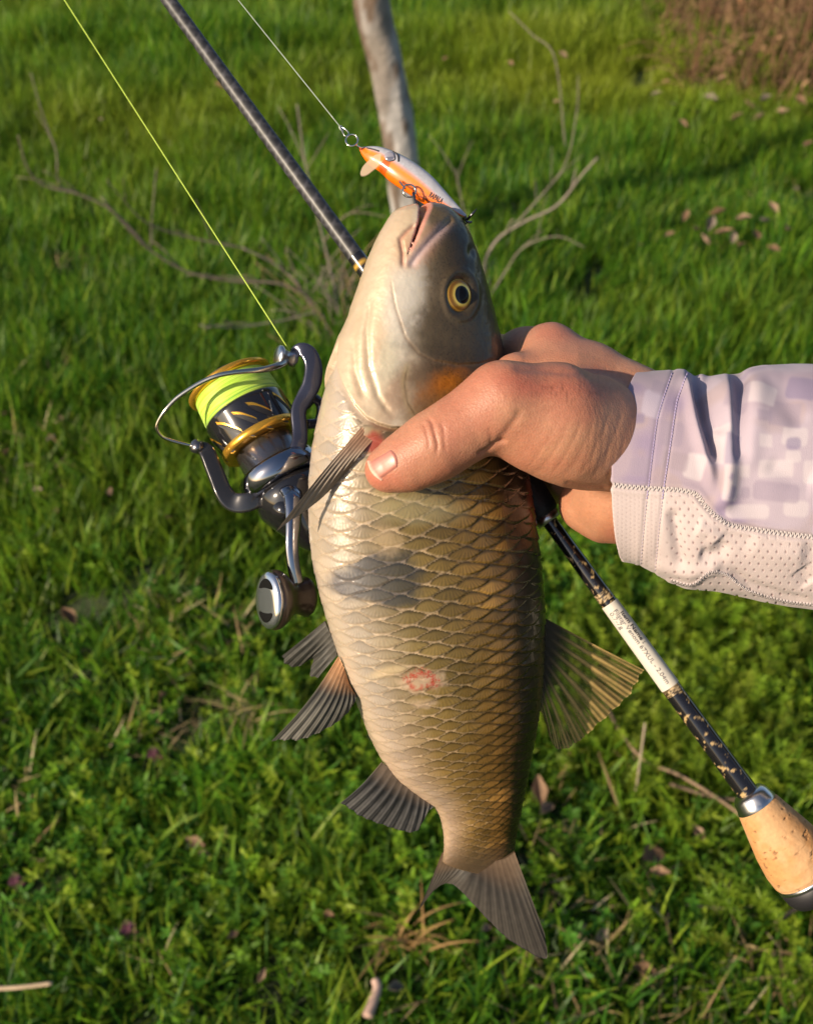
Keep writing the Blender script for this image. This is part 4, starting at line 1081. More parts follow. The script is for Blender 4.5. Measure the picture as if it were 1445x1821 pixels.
# winding check, cork, cap
v, f = lathe([(sD-1, 4.6), (sD-.5, 6.3), (sD+1.0, 7.4), (sD+3.6, 8.0), (sD+5.2, 8.6), (sD+5.6, 8.3)], RA, RD, 48); part('winding_check', rod, v, f, M_alu)
sE = rod_s(1432, 1555)
cs = np.linspace(sD+5.2, sE, 110)
rck = lambda s: np.interp((s-sD-5.2)/(sE-sD-5.2), [0, .04, .25, .55, .8, .95, 1], [8.2, 8.9, 10.6, 13.0, 14.1, 13.9, 13.2])
def cork_rel(S_, T_):
    pp = np.stack([S_*.55, np.cos(T_)*5, np.sin(T_)*5], -1).reshape(-1, 3)
    n = fbm(pp*1.1, 3).reshape(S_.shape); return -.5*smooth(.69, .76, n)
def cork_col(S_, T_, p):
    pp = np.stack([S_*.55, np.cos(T_)*5, np.sin(T_)*5], -1).reshape(-1, 3)
    n = fbm(pp*1.1, 3).reshape(S_.shape); n2_ = fbm(p.reshape(-1, 3)*.12, 3).reshape(S_.shape); n3_ = fbm(p.reshape(-1, 3)*.9, 3).reshape(S_.shape)
    c = lerp(np.array([.50, .29, .14]), np.array([.46, .23, .085]), smooth(.4, .65, n2_)[..., None]); c = c*(1+.3*(n3_-.5))[..., None]
    return lerp(c, np.array([.13, .06, .025]), (smooth(.70, .77, n)*.7)[..., None])
rod_lathe(sD+5.2, sE, rck, 150, 110, cork_rel, cork_col, 'cork_grip', M_cork)
v, f = lathe([(sE-.4, 12.8), (sE-.2, 13.7), (sE+1.2, 13.7), (sE+1.4, 12.5)], RA, RD, 56); part('butt_ring', rod, v, f, M_alu)
v, f = lathe([(sE+1.2, 13.0), (sE+2, 13.6), (sE+6, 13.2), (sE+9, 11.6), (sE+10.2, 8.5), (sE+10.4, .001)], RA, RD, 56); part('butt_cap', rod, v, f, M_rubber)

# ================================================================= spinning reel
EA = nrm(np.array([-.50, .84, -.20]))             # spool axis, towards the line
EC = P(466, 784, 456)                              # centre of the gilt ring at the foot of the spool
EX = nrm(np.array([1.0, 0, 0])-EA[0]*EA); EY = np.cross(EA, EX); EY = EY if EY[2] > 0 else -EY
reel = thing('fishing_reel', 'black and gold spinning reel wound with lime green line, beside the fish belly', 'fishing reel', EC)
M_chrome = mat('dark_chrome', (0.36, 0.36, 0.40), 0.10, 1.0)
M_gun = mat('gunmetal', (0.16, 0.155, 0.17), 0.18, 0.9, coat=0.4)
M_gloss = mat('gloss_black_metal', (0.016, 0.015, 0.018), 0.12, 0.35, coat=1.0, coat_rough=0.04)
M_navy = mat('dark_steel', (0.045, 0.047, 0.075), 0.2, 0.5, coat=0.8)
M_gloss2 = mat('dark_painted_metal', (0.05, 0.048, 0.05), 0.2, 0.6, coat=0.8, coat_rough=0.06)
M_gilt = mat('gilt', (0.85, 0.45, 0.06), 0.26, 0.8)
M_wire = mat('bail_steel', (0.58, 0.53, 0.45), 0.16, 1.0)
M_braid = mat('braid_wound', attr='Col', rough=0.5, spec=0.3, sheen=0.2)
M_knob = mat('knob_rubber', (0.045, 0.028, 0.02), 0.3, 0.2, coat=0.6)
M_bright = mat('polished_chrome', (0.62, 0.64, 0.70), 0.10, 0.95)
M_hole = mat('dark_hole', (0.004, 0.004, 0.004), 0.7, spec=0.1)
M_white = mat('white_print', (0.75, 0.75, 0.72), 0.5)
def rlat(name, prof, mt, n=72, parent=None, **k):
    v, f = lathe(prof, EC, EA, n, x=EX, **k); return part(name, parent or reel, v, f, mt)
spool = rlat('spool_skirt', [(-1.2, 16.2), (-.8, 17.4), (0.6, 17.7), (2, 17.9), (8, 18.4), (13.0, 18.7), (14.6, 18.9), (15.4, 18.3), (15.5, 16)], M_gloss)
rlat('gilt_ring', [(-1.6, 17.0), (-1.5, 18.0), (-.2, 18.3), (1.6, 18.3), (1.9, 17.6)], M_gilt, parent=spool)
rlat('spool_lip', [(27.6, 14), (27.7, 18.0), (28.6, 19.3), (29.8, 19.4), (30.4, 18.6), (30.2, 14.5), (29.2, 13)], M_gilt, parent=spool)
for k in range(36):                               # notches of the lip
    a = k*2*math.pi/36
    if k % 3: continue
rlat('drag_knob', [(29, 13), (31.5, 12.5), (33.5, 11.8), (34.5, 9), (34.6, .001)], M_gun, parent=spool)
# wound line
ns, nseg = 120, 160
Sg, Tg = np.meshgrid(np.linspace(15.2, 28.0, ns), np.arange(nseg)/nseg*2*np.pi, indexing='ij')
uu = (Sg-15.2)/12.8
rb_ = np.interp(uu, [0, .06, .5, .94, 1], [17.7, 18.15, 17.75, 17.2, 16.6])
wv = np.sin(Sg*15+Tg*3*np.sin(Sg*1.7))*.05+np.sin(Sg*9.1-Tg*2)*.05
p = EC+Sg[..., None]*EA+(rb_+wv)[..., None]*(np.cos(Tg)[..., None]*EX+np.sin(Tg)[..., None]*EY)
nn = fbm(np.stack([Sg*2.3, np.cos(Tg)*1.2, np.sin(Tg)*1.2], -1).reshape(-1, 3), 3).reshape(Sg.shape)
c = lerp(np.array([.36, .60, .045]), np.array([.52, .72, .10]), smooth(.3, .7, nn)[..., None])*(1+.9*wv[..., None])
dk = np.exp(-((uu-.10-.05*np.sin(Tg*1.0+1))/.022)**2)*.75+np.exp(-((uu-.3-.1*np.sin(Tg))/.01)**2)*.3
c = lerp(c, np.array([.09, .28, .06]), np.clip(dk, 0, 1)[..., None])
i = np.arange(ns-1)[:, None]*nseg; j = np.arange(nseg)[None]; j2 = (j+1) % nseg
part('wound_line', spool, p.reshape(-1, 3), np.stack([i+j, i+j2, i+nseg+j2, i+nseg+j], -1).reshape(-1, 4), M_braid, True, c.reshape(-1, 3))
# openings with gilt edges in the skirt, from their outlines in the photograph, repeated round the spool
def skirt_uv(px, py):
    r = np.array([(px-CXP)/FPX, -(py-CYP)/FPX, -1.0]); ds = np.linspace(425, 462, 700); q = r*ds[:, None]-EC
    s = q@EA; rad = np.linalg.norm(q-s[:, None]*EA, axis=1); k = np.argmax(rad < np.interp(s, [0, 14.6], [17.7, 18.9]))
    return s[k], math.atan2(q[k]@EY, q[k]@EX)
def skirt_poly(pts, lift, da):
    uv = [skirt_uv(260+x/4.25, 590+y/4.25) for x, y in pts]; uv = catmull(uv+[uv[0]], 40)[:-1]
    ctr = uv.mean(0); rings = [uv, lerp(ctr, uv, .5)]
    vs = []
    for rg in rings+[ctr[None]]:
        R = np.interp(rg[:, 0], [0, 14.6], [17.7, 18.9])+lift; a = rg[:, 1]+da
        vs.append(EC+rg[:, :1]*EA+R[:, None]*(np.cos(a)[:, None]*EX+np.sin(a)[:, None]*EY))
    n = len(uv); v = np.vstack(vs); f = []
    for j in range(n):
        f.append((j, (j+1) % n, n+(j+1) % n, n+j)); f.append((n+j, n+(j+1) % n, 2*n))
    return v, f
POLY = [[(745, 535), (800, 532), (880, 560), (945, 595), (960, 625), (1030, 665), (1085, 690), (1060, 695), (1000, 668), (935, 635), (860, 605), (790, 570)],
        [(640, 608), (700, 605), (770, 625), (830, 650), (845, 675), (900, 705), (965, 735), (930, 735), (860, 705), (800, 685), (730, 655), (665, 630)],
        [(525, 680), (580, 685), (640, 705), (710, 735), (730, 755), (790, 775), (835, 795), (800, 795), (740, 775), (680, 760), (610, 735), (545, 705)]]
for da in np.arange(4)*math.pi/2:
    for pl in POLY:
        v, f = skirt_poly(pl, .12, da); part('skirt_slot_rim', spool, v, f, M_gilt, False)
        ctr = np.mean(pl, axis=0); inn = [(ctr+(np.array(q)-ctr)*np.array([.93, .80])+np.array([6, 7])) for q in pl]
        v, f = skirt_poly(inn, .22, da); part('skirt_slot', spool, v, f, M_rubber, False)
vt, ft = text_mesh('C2000', 1.0, 0.0)
uv0 = skirt_uv(260+935/4.25, 590+530/4.25); uv1 = skirt_uv(260+1085/4.25, 590+505/4.25)
wt = vt[:, 0].max(); hgt = 2.3
aa = uv0[1]+(uv1[1]-uv0[1])*vt[:, 0]/wt*1.12; s_ = lerp(uv0[0], uv1[0], vt[:, 0]/wt)+vt[:, 1]*hgt
R = np.interp(s_, [0, 14.6], [17.7, 18.9])+.18
part('lettering', spool, EC+s_[:, None]*EA+R[:, None]*(np.cos(aa)[:, None]*EX+np.sin(aa)[:, None]*EY), ft, M_white, False)
# rotor
rotor = rlat('rotor', [(-1, 10), (-1.5, 13.2), (-3, 13.6), (-12, 13.9), (-12.4, 14.3), (-13.4, 14.3), (-14, 14.6)], M_gun)
rlat('rotor_cup', [(-12.8, 14.5), (-13.2, 17.2), (-14.6, 18.6), (-18, 18.9), (-21.5, 18.2), (-22.5, 16.6), (-22.6, 8)], M_chrome, parent=rotor)
def rt(pts, d0): return catmull([list(P(260+x/4.25, 590+y/4.25, d)) for (x, y), d in zip(pts, d0)], 48)
mb = MB()
lp = rt([(400, 862), (455, 905), (500, 1010), (540, 1110), (585, 1215), (650, 1285), (760, 1290), (860, 1250)], [447, 446, 445, 444, 443, 443, 442, 443])
v, f = tube(lp, np.interp(np.linspace(0, 1, 48), [0, .15, .5, .8, 1], [2.6, 3.4, 3.6, 4.2, 3.6]), 20, .5, up=(0.5, 0, 1), sq=.42); mb.add(v, f)
partmb('rotor_arm', rotor, mb, M_gloss2)
mb = MB()
lp = rt([(1115, 165), (1165, 135), (1225, 165), (1262, 260), (1250, 390), (1195, 500), (1150, 600), (1160, 760), (1150, 860), (1080, 990), (960, 1100), (800, 1210)], [448, 446, 446, 446, 446, 446, 445, 444, 442, 441, 440, 441])
v, f = tube(lp, np.interp(np.linspace(0, 1, 48), [0, .12, .3, .5, .7, 1], [2.2, 3.4, 4.0, 3.2, 3.2, 3.0]), 20, .55, up=(0.2, 0, 1), sq=.45); mb.add(v, f)
v, f = tube(rt([(1200, 560), (1260, 500), (1320, 560), (1300, 680), (1220, 700)], [450, 450, 452, 452, 450]), 2.2, 12, .8); mb.add(v, f)
partmb('rotor_arm', rotor, mb, M_navy)
bail = MB()
bp = rt([(385, 868), (300, 850), (190, 822), (118, 790), (80, 735), (85, 690), (135, 605), (215, 515), (310, 445), (430, 375), (560, 325), (720, 300), (880, 285), (990, 258), (1055, 225)],
        [446, 445, 443, 441, 439, 438, 436, 435, 434, 433, 432, 433, 436, 440, 444])
v, f = tube(bp, np.interp(np.linspace(0, 1, 48), [0, .3, .8, 1], [.75, .75, 1.1, 1.8]), 12); bail.add(v, f)
bo = partmb('bail_wire', reel, bail, M_wire)
lr = P(260+1062/4.25, 590+192/4.25, 446); axr = nrm(np.array([-.75, .15, .5]))
v, f = lathe([(-4, 2.5), (-3.6, 3.6), (-2, 3.4), (0, 2.7), (2, 3.3), (3.2, 4.3), (4.2, 4.2), (4.8, 2.6), (5.0, .001)], lr, axr, 36); part('line_roller', bo, v, f, M_alu)
pv = P(260+385/4.25, 590+868/4.25, 446); v, f = lathe([(-2.5, 1.5), (-2, 3.0), (1.5, 3.0), (2.6, 1.8), (2.7, .001)], pv, nrm(np.array([-.5, .2, .8])), 28); part('bail_pivot', bo, v, f, M_gun)
# gear body, stem and foot
mb = MB()
v, f = lathe([(-22, 8), (-23, 15.5), (-26, 16.8), (-31, 16.5), (-38, 13.5), (-46, 10), (-52, 6), (-54, .001)], EC, EA, 56, x=EX); mb.add(v, f)
partmb('gear_case', reel, mb, M_gloss)
mb = MB()
g0 = EC-EA*30; g1 = rod_p(rod_s(770, 655))
v, f = tube(catmull([g0, g0+np.array([9, 2, 4]), lerp(g0, g1, .6)+np.array([3, 0, 6]), g1], 24), np.linspace(8, 5.5, 24), 16, .6); mb.add(v, f)
v, f = tube([g1-RD*22, g1-RD*8, g1+RD*8, g1+RD*22], [2.2, 5, 5, 2.2], 14, .5); mb.add(v, f)
partmb('stem', reel, mb, M_gun)
# side plate and crank
cr = P(508, 905, 440)
v, f = lathe([(-10, 9), (-1, 9.5), (1.5, 8.4), (2.0, 5), (6, 4.2), (6.5, .001)], cr, nrm(np.array([-.15, -.25, 1])), 40); part('side_plate', reel, v, f, M_gloss)
mb = MB()
hp = catmull([list(P(516, 872, 436)), list(P(522, 890, 431)), list(P(521, 930, 428)), list(P(519, 970, 427)), list(P(522, 1005, 428)), list(P(529, 1038, 430))], 40)
v, f = tube(hp, np.interp(np.linspace(0, 1, 40), [0, .15, .5, 1], [4.6, 3.9, 2.9, 2.6]), 18, .62, up=(0.35, 0, 1)); mb.add(v, f)
crank = partmb('handle_arm', reel, mb, M_chrome)
kA = nrm(np.array([-.72, -.02, .70])); kc = P(537, 1062, 436)
kx = np.array([0.05, 1, 0.0]); kx = nrm(kx-kx@kA*kA); ky = np.cross(kA, kx)
def oval(prof, n=56, e=.66):                       # (distance along axis, half height, half width)
    v = []; th = np.arange(n)/n*2*np.pi
    for s, a, b in prof: v.append(kc+s*kA+a*(np.cos(th)[:, None]*kx)+b*(np.sin(th)[:, None]*ky))
    m = len(prof); f = [(i*n+j, i*n+(j+1) % n, (i+1)*n+(j+1) % n, (i+1)*n+j) for i in range(m-1) for j in range(n)]
    f += [tuple(range(n-1, -1, -1)), tuple((m-1)*n+j for j in range(n))]
    return np.vstack(v), f
v, f = oval([(-3.6, 4.5, 4), (-3.2, 7.6, 6), (-1.5, 8.4, 6.4), (0.5, 7.4, 5.8), (3.5, 6.4, 5.0), (6.5, 7.2, 5.4), (9.5, 10.2, 7.4), (12.5, 12.0, 8.8), (14.5, 12.2, 9.0), (16.5, 11.2, 8.0), (17.2, 10.0, 7.0)])
knob = part('handle_knob', crank, v, f, M_knob, label='glossy dark oval knob with a chrome face')
v, f = oval([(16.0, 11.7, 8.5), (17.4, 11.2, 8.0), (18.1, 9.8, 6.8), (18.35, 5.0, 3.6), (18.4, .3, .2)]); 
part('knob_face', reel, v, f, M_bright).parent = knob
for z_ in (6.9, -6.9):
    tw = np.arange(28)/28*2*np.pi; pz = [kc+kA*h+kx*(z_+r*1.9*np.cos(tw)-.10*np.sign(z_)*(r*4.4*np.sin(tw))**2)[:, None]+ky*(r*4.4*np.sin(tw))[:, None] for h, r in ((17.6, 1.0), (18.42, .97), (18.5, .85))]; v = np.vstack(pz)
    f = [(i*28+j, i*28+(j+1) % 28, (i+1)*28+(j+1) % 28, (i+1)*28+j) for i in range(2) for j in range(28)]+[tuple(56+j for j in range(28))]; part('knob_window', reel, v, f, M_hole).parent = knob

# ================================================================= lines
M_bline = mat('lime_braid', (0.55, 0.72, 0.10), 0.5, transl=0.2)
M_lead = mat('clear_leader', (0.50, 0.55, 0.50), 0.2, spec=0.6, transl=0.3)
p0 = lr+np.array([1.5, 2.2, 1.5]); p1 = P(115, 0, 520); p2 = p1+(p1-p0)*1.2
bl_ = thing('fishing_line', 'thin lime green braided line running up from the reel', 'fishing line', p0)
v, f = tube(np.array([lerp(p0, p2, t) for t in np.linspace(0, 1, 30)]), .26, 8); part('braid', bl_, v, f, M_bline)
k0_ = P(607, 228, 409); k1_ = P(424, 0, 450); k2_ = k1_+(k1_-k0_)*2.0
ld = thing('leader_line', 'thin clear leader line tied to the snap of the lure', 'fishing line', k0_)
v, f = tube(np.array([lerp(k0_, k2_, t) for t in np.linspace(0, 1, 20)]), .17, 8); part('strand', ld, v, f, M_lead)
v, f = lathe([(-1.4, .3), (-1.0, .75), (.2, .8), (1.2, .45), (1.6, .2)], k0_, k0_-k1_, 14); part('knot', ld, v, f, M_lead)

# ================================================================= lure
lure = thing('fishing_lure', 'small orange bellied silver hard lure hanging at the fish mouth', 'fishing lure', P(735, 325, 405))
Ltop = catmull([(580+x/4.014, 200+y/4.014) for x, y in [(236, 248), (300, 240), (385, 244), (500, 285), (620, 350), (750, 450), (850, 560), (950, 675), (1003, 733)]], 90)
Lbot = catmull([(580+x/4.014, 200+y/4.014) for x, y in [(238, 268), (258, 310), (300, 365), (370, 415), (460, 495), (570, 568), (700, 655), (800, 705), (900, 725), (985, 745)]], 90)
Ld = np.linspace(410, 403, 90)
nseg = 40; V_ = []; C_ = []; th = np.arange(nseg)/nseg*2*np.pi
for k in range(90):
    a = P(*Ltop[k], Ld[k]); b = P(*Lbot[k], Ld[k]); c = (a+b)/2; up = (a-b)/2; hh = np.linalg.norm(up); zz = np.array([0, 0, 1.0])
    zr = .58*hh*(1+.15*math.sin(k/90*math.pi))
    ring = c+np.cos(th)[:, None]*up+np.sin(th)[:, None]*zz*zr; V_.append(ring)
    w = np.cos(th); t = k/89
    sil = np.array([.42, .42, .47]); org = np.array([.92, .15, .004]); dk = np.array([.09, .085, .10])
    cut = np.interp(t, [0, .06, .12, .3, .6, .85, 1], [.55, .62, .3, .12, -.02, -.15, -.6])
    m = smooth(cut-.22, cut+.22, w)
    cc = org[None]*(1-m[:, None])+sil[None]*m[:, None]
    cc = blend(cc, dk, smooth(.72, 1.0, w)*.8)
    cc = blend(cc, np.array([.92, .40, .05]), smooth(.3, 0, np.abs(w-cut+.2))*.3)
    C_.append(cc)
V_.append(((V_[0].mean(0))-np.array([.3, -.1, 0]))[None]); V_.append(V_[89].mean(0)[None]); C_ += [np.array([[.9, .25, .02]])]*2
f = [(i*nseg+j, i*nseg+(j+1) % nseg, (i+1)*nseg+(j+1) % nseg, (i+1)*nseg+j) for i in range(89) for j in range(nseg)]
f += [((j+1) % nseg, j, 90*nseg) for j in range(nseg)]+[(89*nseg+j, 89*nseg+(j+1) % nseg, 90*nseg+1) for j in range(nseg)]
LV = np.vstack(V_)
M_lure = mat('lure_paint', attr='Col', rough=0.28, coat=0.8, coat_rough=0.08, var=(700, .12))
lbody = part('lure_body', lure, LV, f, M_lure, True, np.vstack(C_))
lb = BVHTree.FromPolygons([Vector(q) for q in LV], f)
def hit(bvh, px, py, lift=0.1):
    r = Vector(((px-CXP)/FPX, -(py-CYP)/FPX, -1.0)).normalized(); h = bvh.ray_cast(Vector((0, 0, 0)), r)
    if h[0] is None: return None
    n = h[1] if h[1].dot(r) < 0 else -h[1]
    return np.array(h[0]+n*lift)
def surf_text(body, a, b, hpx, bvh, par, mt, bold=0.0, shear=0.0):
    v, f = text_mesh(body, 1.0, bold, shear); a = np.array(a); b = np.array(b); d = b-a; L = np.linalg.norm(d); d = d/L; n = np.array([d[1], -d[0]])
    w = v[:, 0].max(); h = v[:, 1].max(); out = []
    for q in v:
        p_ = a+d*q[0]/w*L+n*q[1]/h*hpx; k = hit(bvh, p_[0], p_[1]); out.append(k if k is not None else P(p_[0], p_[1], 401))
    part('lettering', par, np.array(out), f, mt, False)
surf_text('RAPALA', (580+728/4.014, 200+598/4.014), (580+822/4.014, 200+650/4.014), 9.5, lb, lbody, M_ink, .04)
surf_text('Countdown', (580+640/4.014, 200+588/4.014), (580+757/4.014, 200+652/4.014), 5.0, lb, lbody, M_ink, .01, .4)
def surf_line(pts, r, bvh, par, mt, nm):
    q = [hit(bvh, 580+x/4.014, 200+y/4.014, .05) for x, y in catmull(pts, 16)]; q = [k for k in q if k is not None]
    if len(q) > 3:
        v, f = tube(np.array(q), r, 6); part(nm, par, v, f, mt)
surf_line([(455, 282), (480, 300), (490, 330), (470, 345), (440, 340)], .22, lb, lbody, M_ink, 'eye_ring')
surf_line([(475, 278), (510, 305), (515, 350)], .35, lb, lbody, M_ink, 'gill_mark')
surf_line([(290, 252), (335, 262), (375, 275)], .3, lb, lbody, M_ink, 'head_stripe')
e_ = hit(lb, 580+455/4.014, 200+312/4.014, -.2)
v, f = lathe([(0, 2.2), (.35, 2.0), (.6, 1.2), (.65, .001)], e_, nrm(-e_+np.array([30, 260, 0])), 24); part('lure_eye', lbody, v, f, mat('lure_eye_paint', (.45, .42, .48), .15, .3, coat=1))
M_lip = mat('clear_lip', (0.80, 0.60, 0.42), 0.12, alpha=0.42, coat=0.5)
lipc = [(395, 290), (375, 375), (330, 415), (285, 448), (252, 452), (243, 432), (262, 385), (300, 345), (345, 305)]
pt = catmull([list(P(580+x/4.014, 200+y/4.014, 401+(y-300)*.012)) for x, y in lipc+[lipc[0]]], 40)[:-1]
v = np.vstack([pt+[0, 0, .5], pt-[0, 0, .5]]); n = len(pt); f = [tuple(range(n)), tuple(range(2*n-1, n-1, -1))]+[(j, n+j, n+(j+1) % n, (j+1) % n) for j in range(n)]
part('diving_lip', lure, v, f, M_lip, False)
M_ring = mat('split_ring_steel', (0.70, 0.66, 0.56), 0.14, 1.0)
M_hook = mat('hook_black_nickel', (0.10, 0.10, 0.11), 0.2, 0.9)
def lp_(x, y, d): return P(580+x/4.014, 200+y/4.014, d)
for rr_, off in ((2.35, 0), (2.25, .6)):
    v, f = torus(lp_(182, 197, 406+off), (0.12*(1 if off else -1), .15, 1), rr_, .33); part('line_tie_ring', lure, v, f, M_ring)
v, f = tube(catmull([lp_(208, 225, 406), lp_(228, 243, 407), lp_(245, 252, 408)], 8), .45, 8); part('line_tie', lure, v, f, M_ring)
mb = MB(); v, f = tube(catmull([lp_(100, 95, 408), lp_(112, 130, 407.5), lp_(135, 168, 407), lp_(160, 150, 407), lp_(140, 122, 407.5), lp_(108, 100, 408)], 24), .28, 7); mb.add(v, f)
partmb('snap', lure, mb, M_ring)
for k in (0, .7):
    v, f = torus(lp_(592, 558, 399.5+k), (.25-.4*k, .1, 1), 2.45, .34); part('split_ring', lure, v, f, M_ring)
v, f = tube(catmull([lp_(522, 488, 403), lp_(545, 520, 401), lp_(562, 540, 400)], 8), .45, 8); part('belly_eyelet', lure, v, f, M_ring)
mb = MB()
sh0 = [lp_(620, 570, 399), lp_(630, 620, 398.5), lp_(648, 690, 398), lp_(660, 735, 397.5)]
v, f = tube(catmull(sh0, 14), .55, 8); mb.add(v, f)
for bx_ in ([(660, 735, 397.5), (668, 775, 396), (650, 800, 393.5), (622, 785, 391.5), (590, 735, 390.5), (575, 680, 390.5)], [(660, 735, 397.5), (672, 780, 399), (690, 800, 402), (700, 770, 404), (698, 720, 405)], [(655, 730, 397.5), (660, 780, 400), (650, 805, 404), (635, 780, 407), (630, 720, 408)]):
    q = catmull([lp_(*k) for k in bx_], 22); v, f = tube(q, np.interp(np.linspace(0, 1, 22), [0, .85, 1], [.42, .38, .04]), 8); mb.add(v, f)
partmb('treble_hook', lure, mb, M_hook)
mb = MB()
for bx_ in ([(985, 735, 404), (1005, 760, 402), (1030, 735, 400), (1075, 685, 399)], [(985, 735, 404), (1000, 775, 404), (1030, 782, 405), (1040, 770, 405)], [(985, 735, 404), (975, 768, 407), (985, 790, 409), (1010, 785, 411)]):
    q = catmull([lp_(*k) for k in bx_], 18); v, f = tube(q, np.interp(np.linspace(0, 1, 18), [0, .8, 1], [.55, .5, .1]), 8); mb.add(v, f)
partmb('tail_hook', lure, mb, M_hook)

# ================================================================= the hand and sleeve
person = thing('person', 'bare hand in a pale lilac patterned sleeve gripping fish and rod together', 'person', P(1100, 800, 405))
def capsule(p, a, b, ra, rb):
    ab = b-a; t = np.clip(((p-a)@ab)/(ab@ab), 0, 1)
    return np.linalg.norm(p-a-t[:, None]*ab, axis=1)-(ra+(rb-ra)*t)
def smin(a, b, k):
    h = np.clip(.5+.5*(b-a)/k, 0, 1); return b*(1-h)+a*h-k*h*(1-h)
def chain(p, pts, k=5):
    o = None
    for (x0, y0, d0, r0), (x1, y1, d1, r1) in zip(pts[:-1], pts[1:]):
        c = capsule(p, P(x0, y0, d0), P(x1, y1, d1), r0, r1); o = c if o is None else smin(o, c, k)
    return o
THUMB = [(688, 835, 375.5, 7.9), (725, 820, 374.5, 9.6), (775, 792, 373.5, 11.2), (830, 757, 373, 11.3), (892, 719, 372.5, 13.0)]
METAC = [(892, 719, 372.5, 13.0), (985, 735, 378, 16.2), (1050, 758, 389, 16.5), (1110, 780, 399, 15.5)]
THEN = [(945, 775, 378, 11.5), (1005, 778, 382, 15.2), (1055, 788, 391, 15.0), (1110, 800, 400, 14)]
INDX = [(1125, 712, 408, 13.5), (1050, 668, 412, 11.8), (978, 630, 415, 10.8), (932, 632, 426, 10.4), (888, 640, 446, 9.6), (835, 662, 473, 8.6), (775, 700, 474, 7.8), (735, 735, 462, 7.0)]
MIDL = [(1130, 760, 424, 15), (1060, 720, 432, 12), (990, 700, 442, 11), (930, 720, 468, 9), (860, 745, 478, 8.6), (790, 780, 472, 7.6), (760, 800, 462, 7)]
RING = [(1130, 810, 428, 15), (1060, 785, 440, 12), (1000, 775, 450, 10.5), (945, 800, 474, 8.6), (880, 825, 480, 8.2), (830, 845, 470, 7.2)]
PINK = [(1130, 860, 428, 14), (1070, 850, 440, 11), (1015, 850, 452, 9.5), (965, 870, 474, 7.8), (915, 885, 476, 7.2), (885, 890, 466, 6.5)]
HYPO = [(1040, 898, 430, 10.6), (1075, 905, 428, 12.8), (1125, 903, 424, 15.5)]
ARM1 = [(1105, 765, 404, 15.5), (1190, 790, 404, 16), (2680, 800, 404, 22)]
ARM2 = [(1105, 880, 416, 15), (1200, 870, 412, 15), (2680, 860, 408, 22)]
PALM = [(918, 672, 402, 9.5), (1000, 695, 404, 13.5), (1100, 755, 411, 17)]
PALM2 = [(1010, 760, 425, 12), (1100, 800, 414, 18), (1110, 850, 415, 17)]
def hand_f(p):
    f = chain(p, THUMB, 6)
    f = smin(f, chain(p, METAC, 8), 7); 
    f2 = chain(p, THEN, 8); f = smin(f, f2, 9)
    b = chain(p, PALM, 6); b = smin(b, chain(p, PALM2, 6), 8)
    fi = chain(p, INDX, 4)
    for c in (MIDL, RING, PINK): fi = np.minimum(fi, chain(p, c, 4))
    fi = smin(fi, chain(p, HYPO, 4), 3)
    b = smin(b, fi, 11)
    f = smin(f, b, 6)
    arm = smin(chain(p, ARM1, 5), chain(p, ARM2, 5), 12)
    f = smin(f, arm, 7)
    # knuckle bosses, fold between thumb and palm
    def boss(x, y, d, r, h): return h*np.exp(-(np.sum((p-P(x, y, d))**2, 1))/(r*r))
    f = f-boss(905, 672, 363, 11, 1.6)-boss(985, 588, 414, 8, .8)-boss(776, 778, 364, 9, .7)
    return f
hs = 1.15
mn = np.array([P(640, 990, 360), P(640, 560, 500), P(1700, 1040, 440)]).min(0)-[6, 6, 6]; mx = np.array([P(640, 560, 340), P(1560, 540, 480)]).max(0)+[4, 8, 6]
mn[2] = -495; mx[2] = -352; mn[1] = P(1000, 1020, 430)[1]-6; mx[1] = P(900, 545, 430)[1]+4; mx[0] = P(1445, 800, 400)[0]+55
dm = np.ceil((mx-mn)/hs).astype(int)+1
ax_ = [mn[k]+np.arange(dm[k])*hs for k in range(3)]
F3 = np.empty(dm, np.float32)
for i in range(dm[0]):
    A_, B_ = np.meshgrid(ax_[1], ax_[2], indexing='ij')
    F3[i] = hand_f(np.stack([np.full(A_.size, ax_[0][i]), A_.ravel(), B_.ravel()], 1)).reshape(A_.shape)
F3[-1] = 5
hv, hq = surface_nets(F3, mn, hs)
hv = project(hand_f, hv, 1); hv = relax(hv, hq, 1)
hv, hq = subdivide(hv, hq); hv = project(hand_f, hv, 1); hv = relax(hv, hq, 1)
hn = vnormals(hv, hq)
cen = hv.mean(0)
if np.mean(np.sum(hn*(hv-project(hand_f, hv-hn*.0, 0)+hn*0), 1)) < 0: pass
gt_ = hand_f(hv[::50]+hn[::50]*.5)
if np.mean(gt_) < 0: hq = hq[:, ::-1]; hn = -hn
hX, hY = PX(hv); dh = -hv[:, 2]
front = smooth(412, 400, dh)
disp = np.zeros(len(hv)); shade = np.zeros(len(hv))
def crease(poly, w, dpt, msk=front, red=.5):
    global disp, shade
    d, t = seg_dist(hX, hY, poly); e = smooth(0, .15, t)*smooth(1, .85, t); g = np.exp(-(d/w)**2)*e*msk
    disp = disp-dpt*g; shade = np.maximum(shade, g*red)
crease([(760, 742), (768, 752), (772, 768), (778, 790), (776, 812)], 3.0, .55)                 # thumb joint wrinkles
crease([(750, 750), (757, 765), (762, 785), (762, 800)], 2.6, .30)
crease([(783, 748), (789, 765), (790, 785), (792, 806)], 3.2, .28)
crease([(846, 810), (862, 803), (877, 792), (890, 786), (903, 782)], 4.6, .9, red=.35)         # fold under the thumb root
crease([(880, 790), (900, 768), (918, 745), (928, 725)], 7, .40, red=.12)
crease([(872, 792), (874, 776), (868, 758)], 5, .25, red=.1)
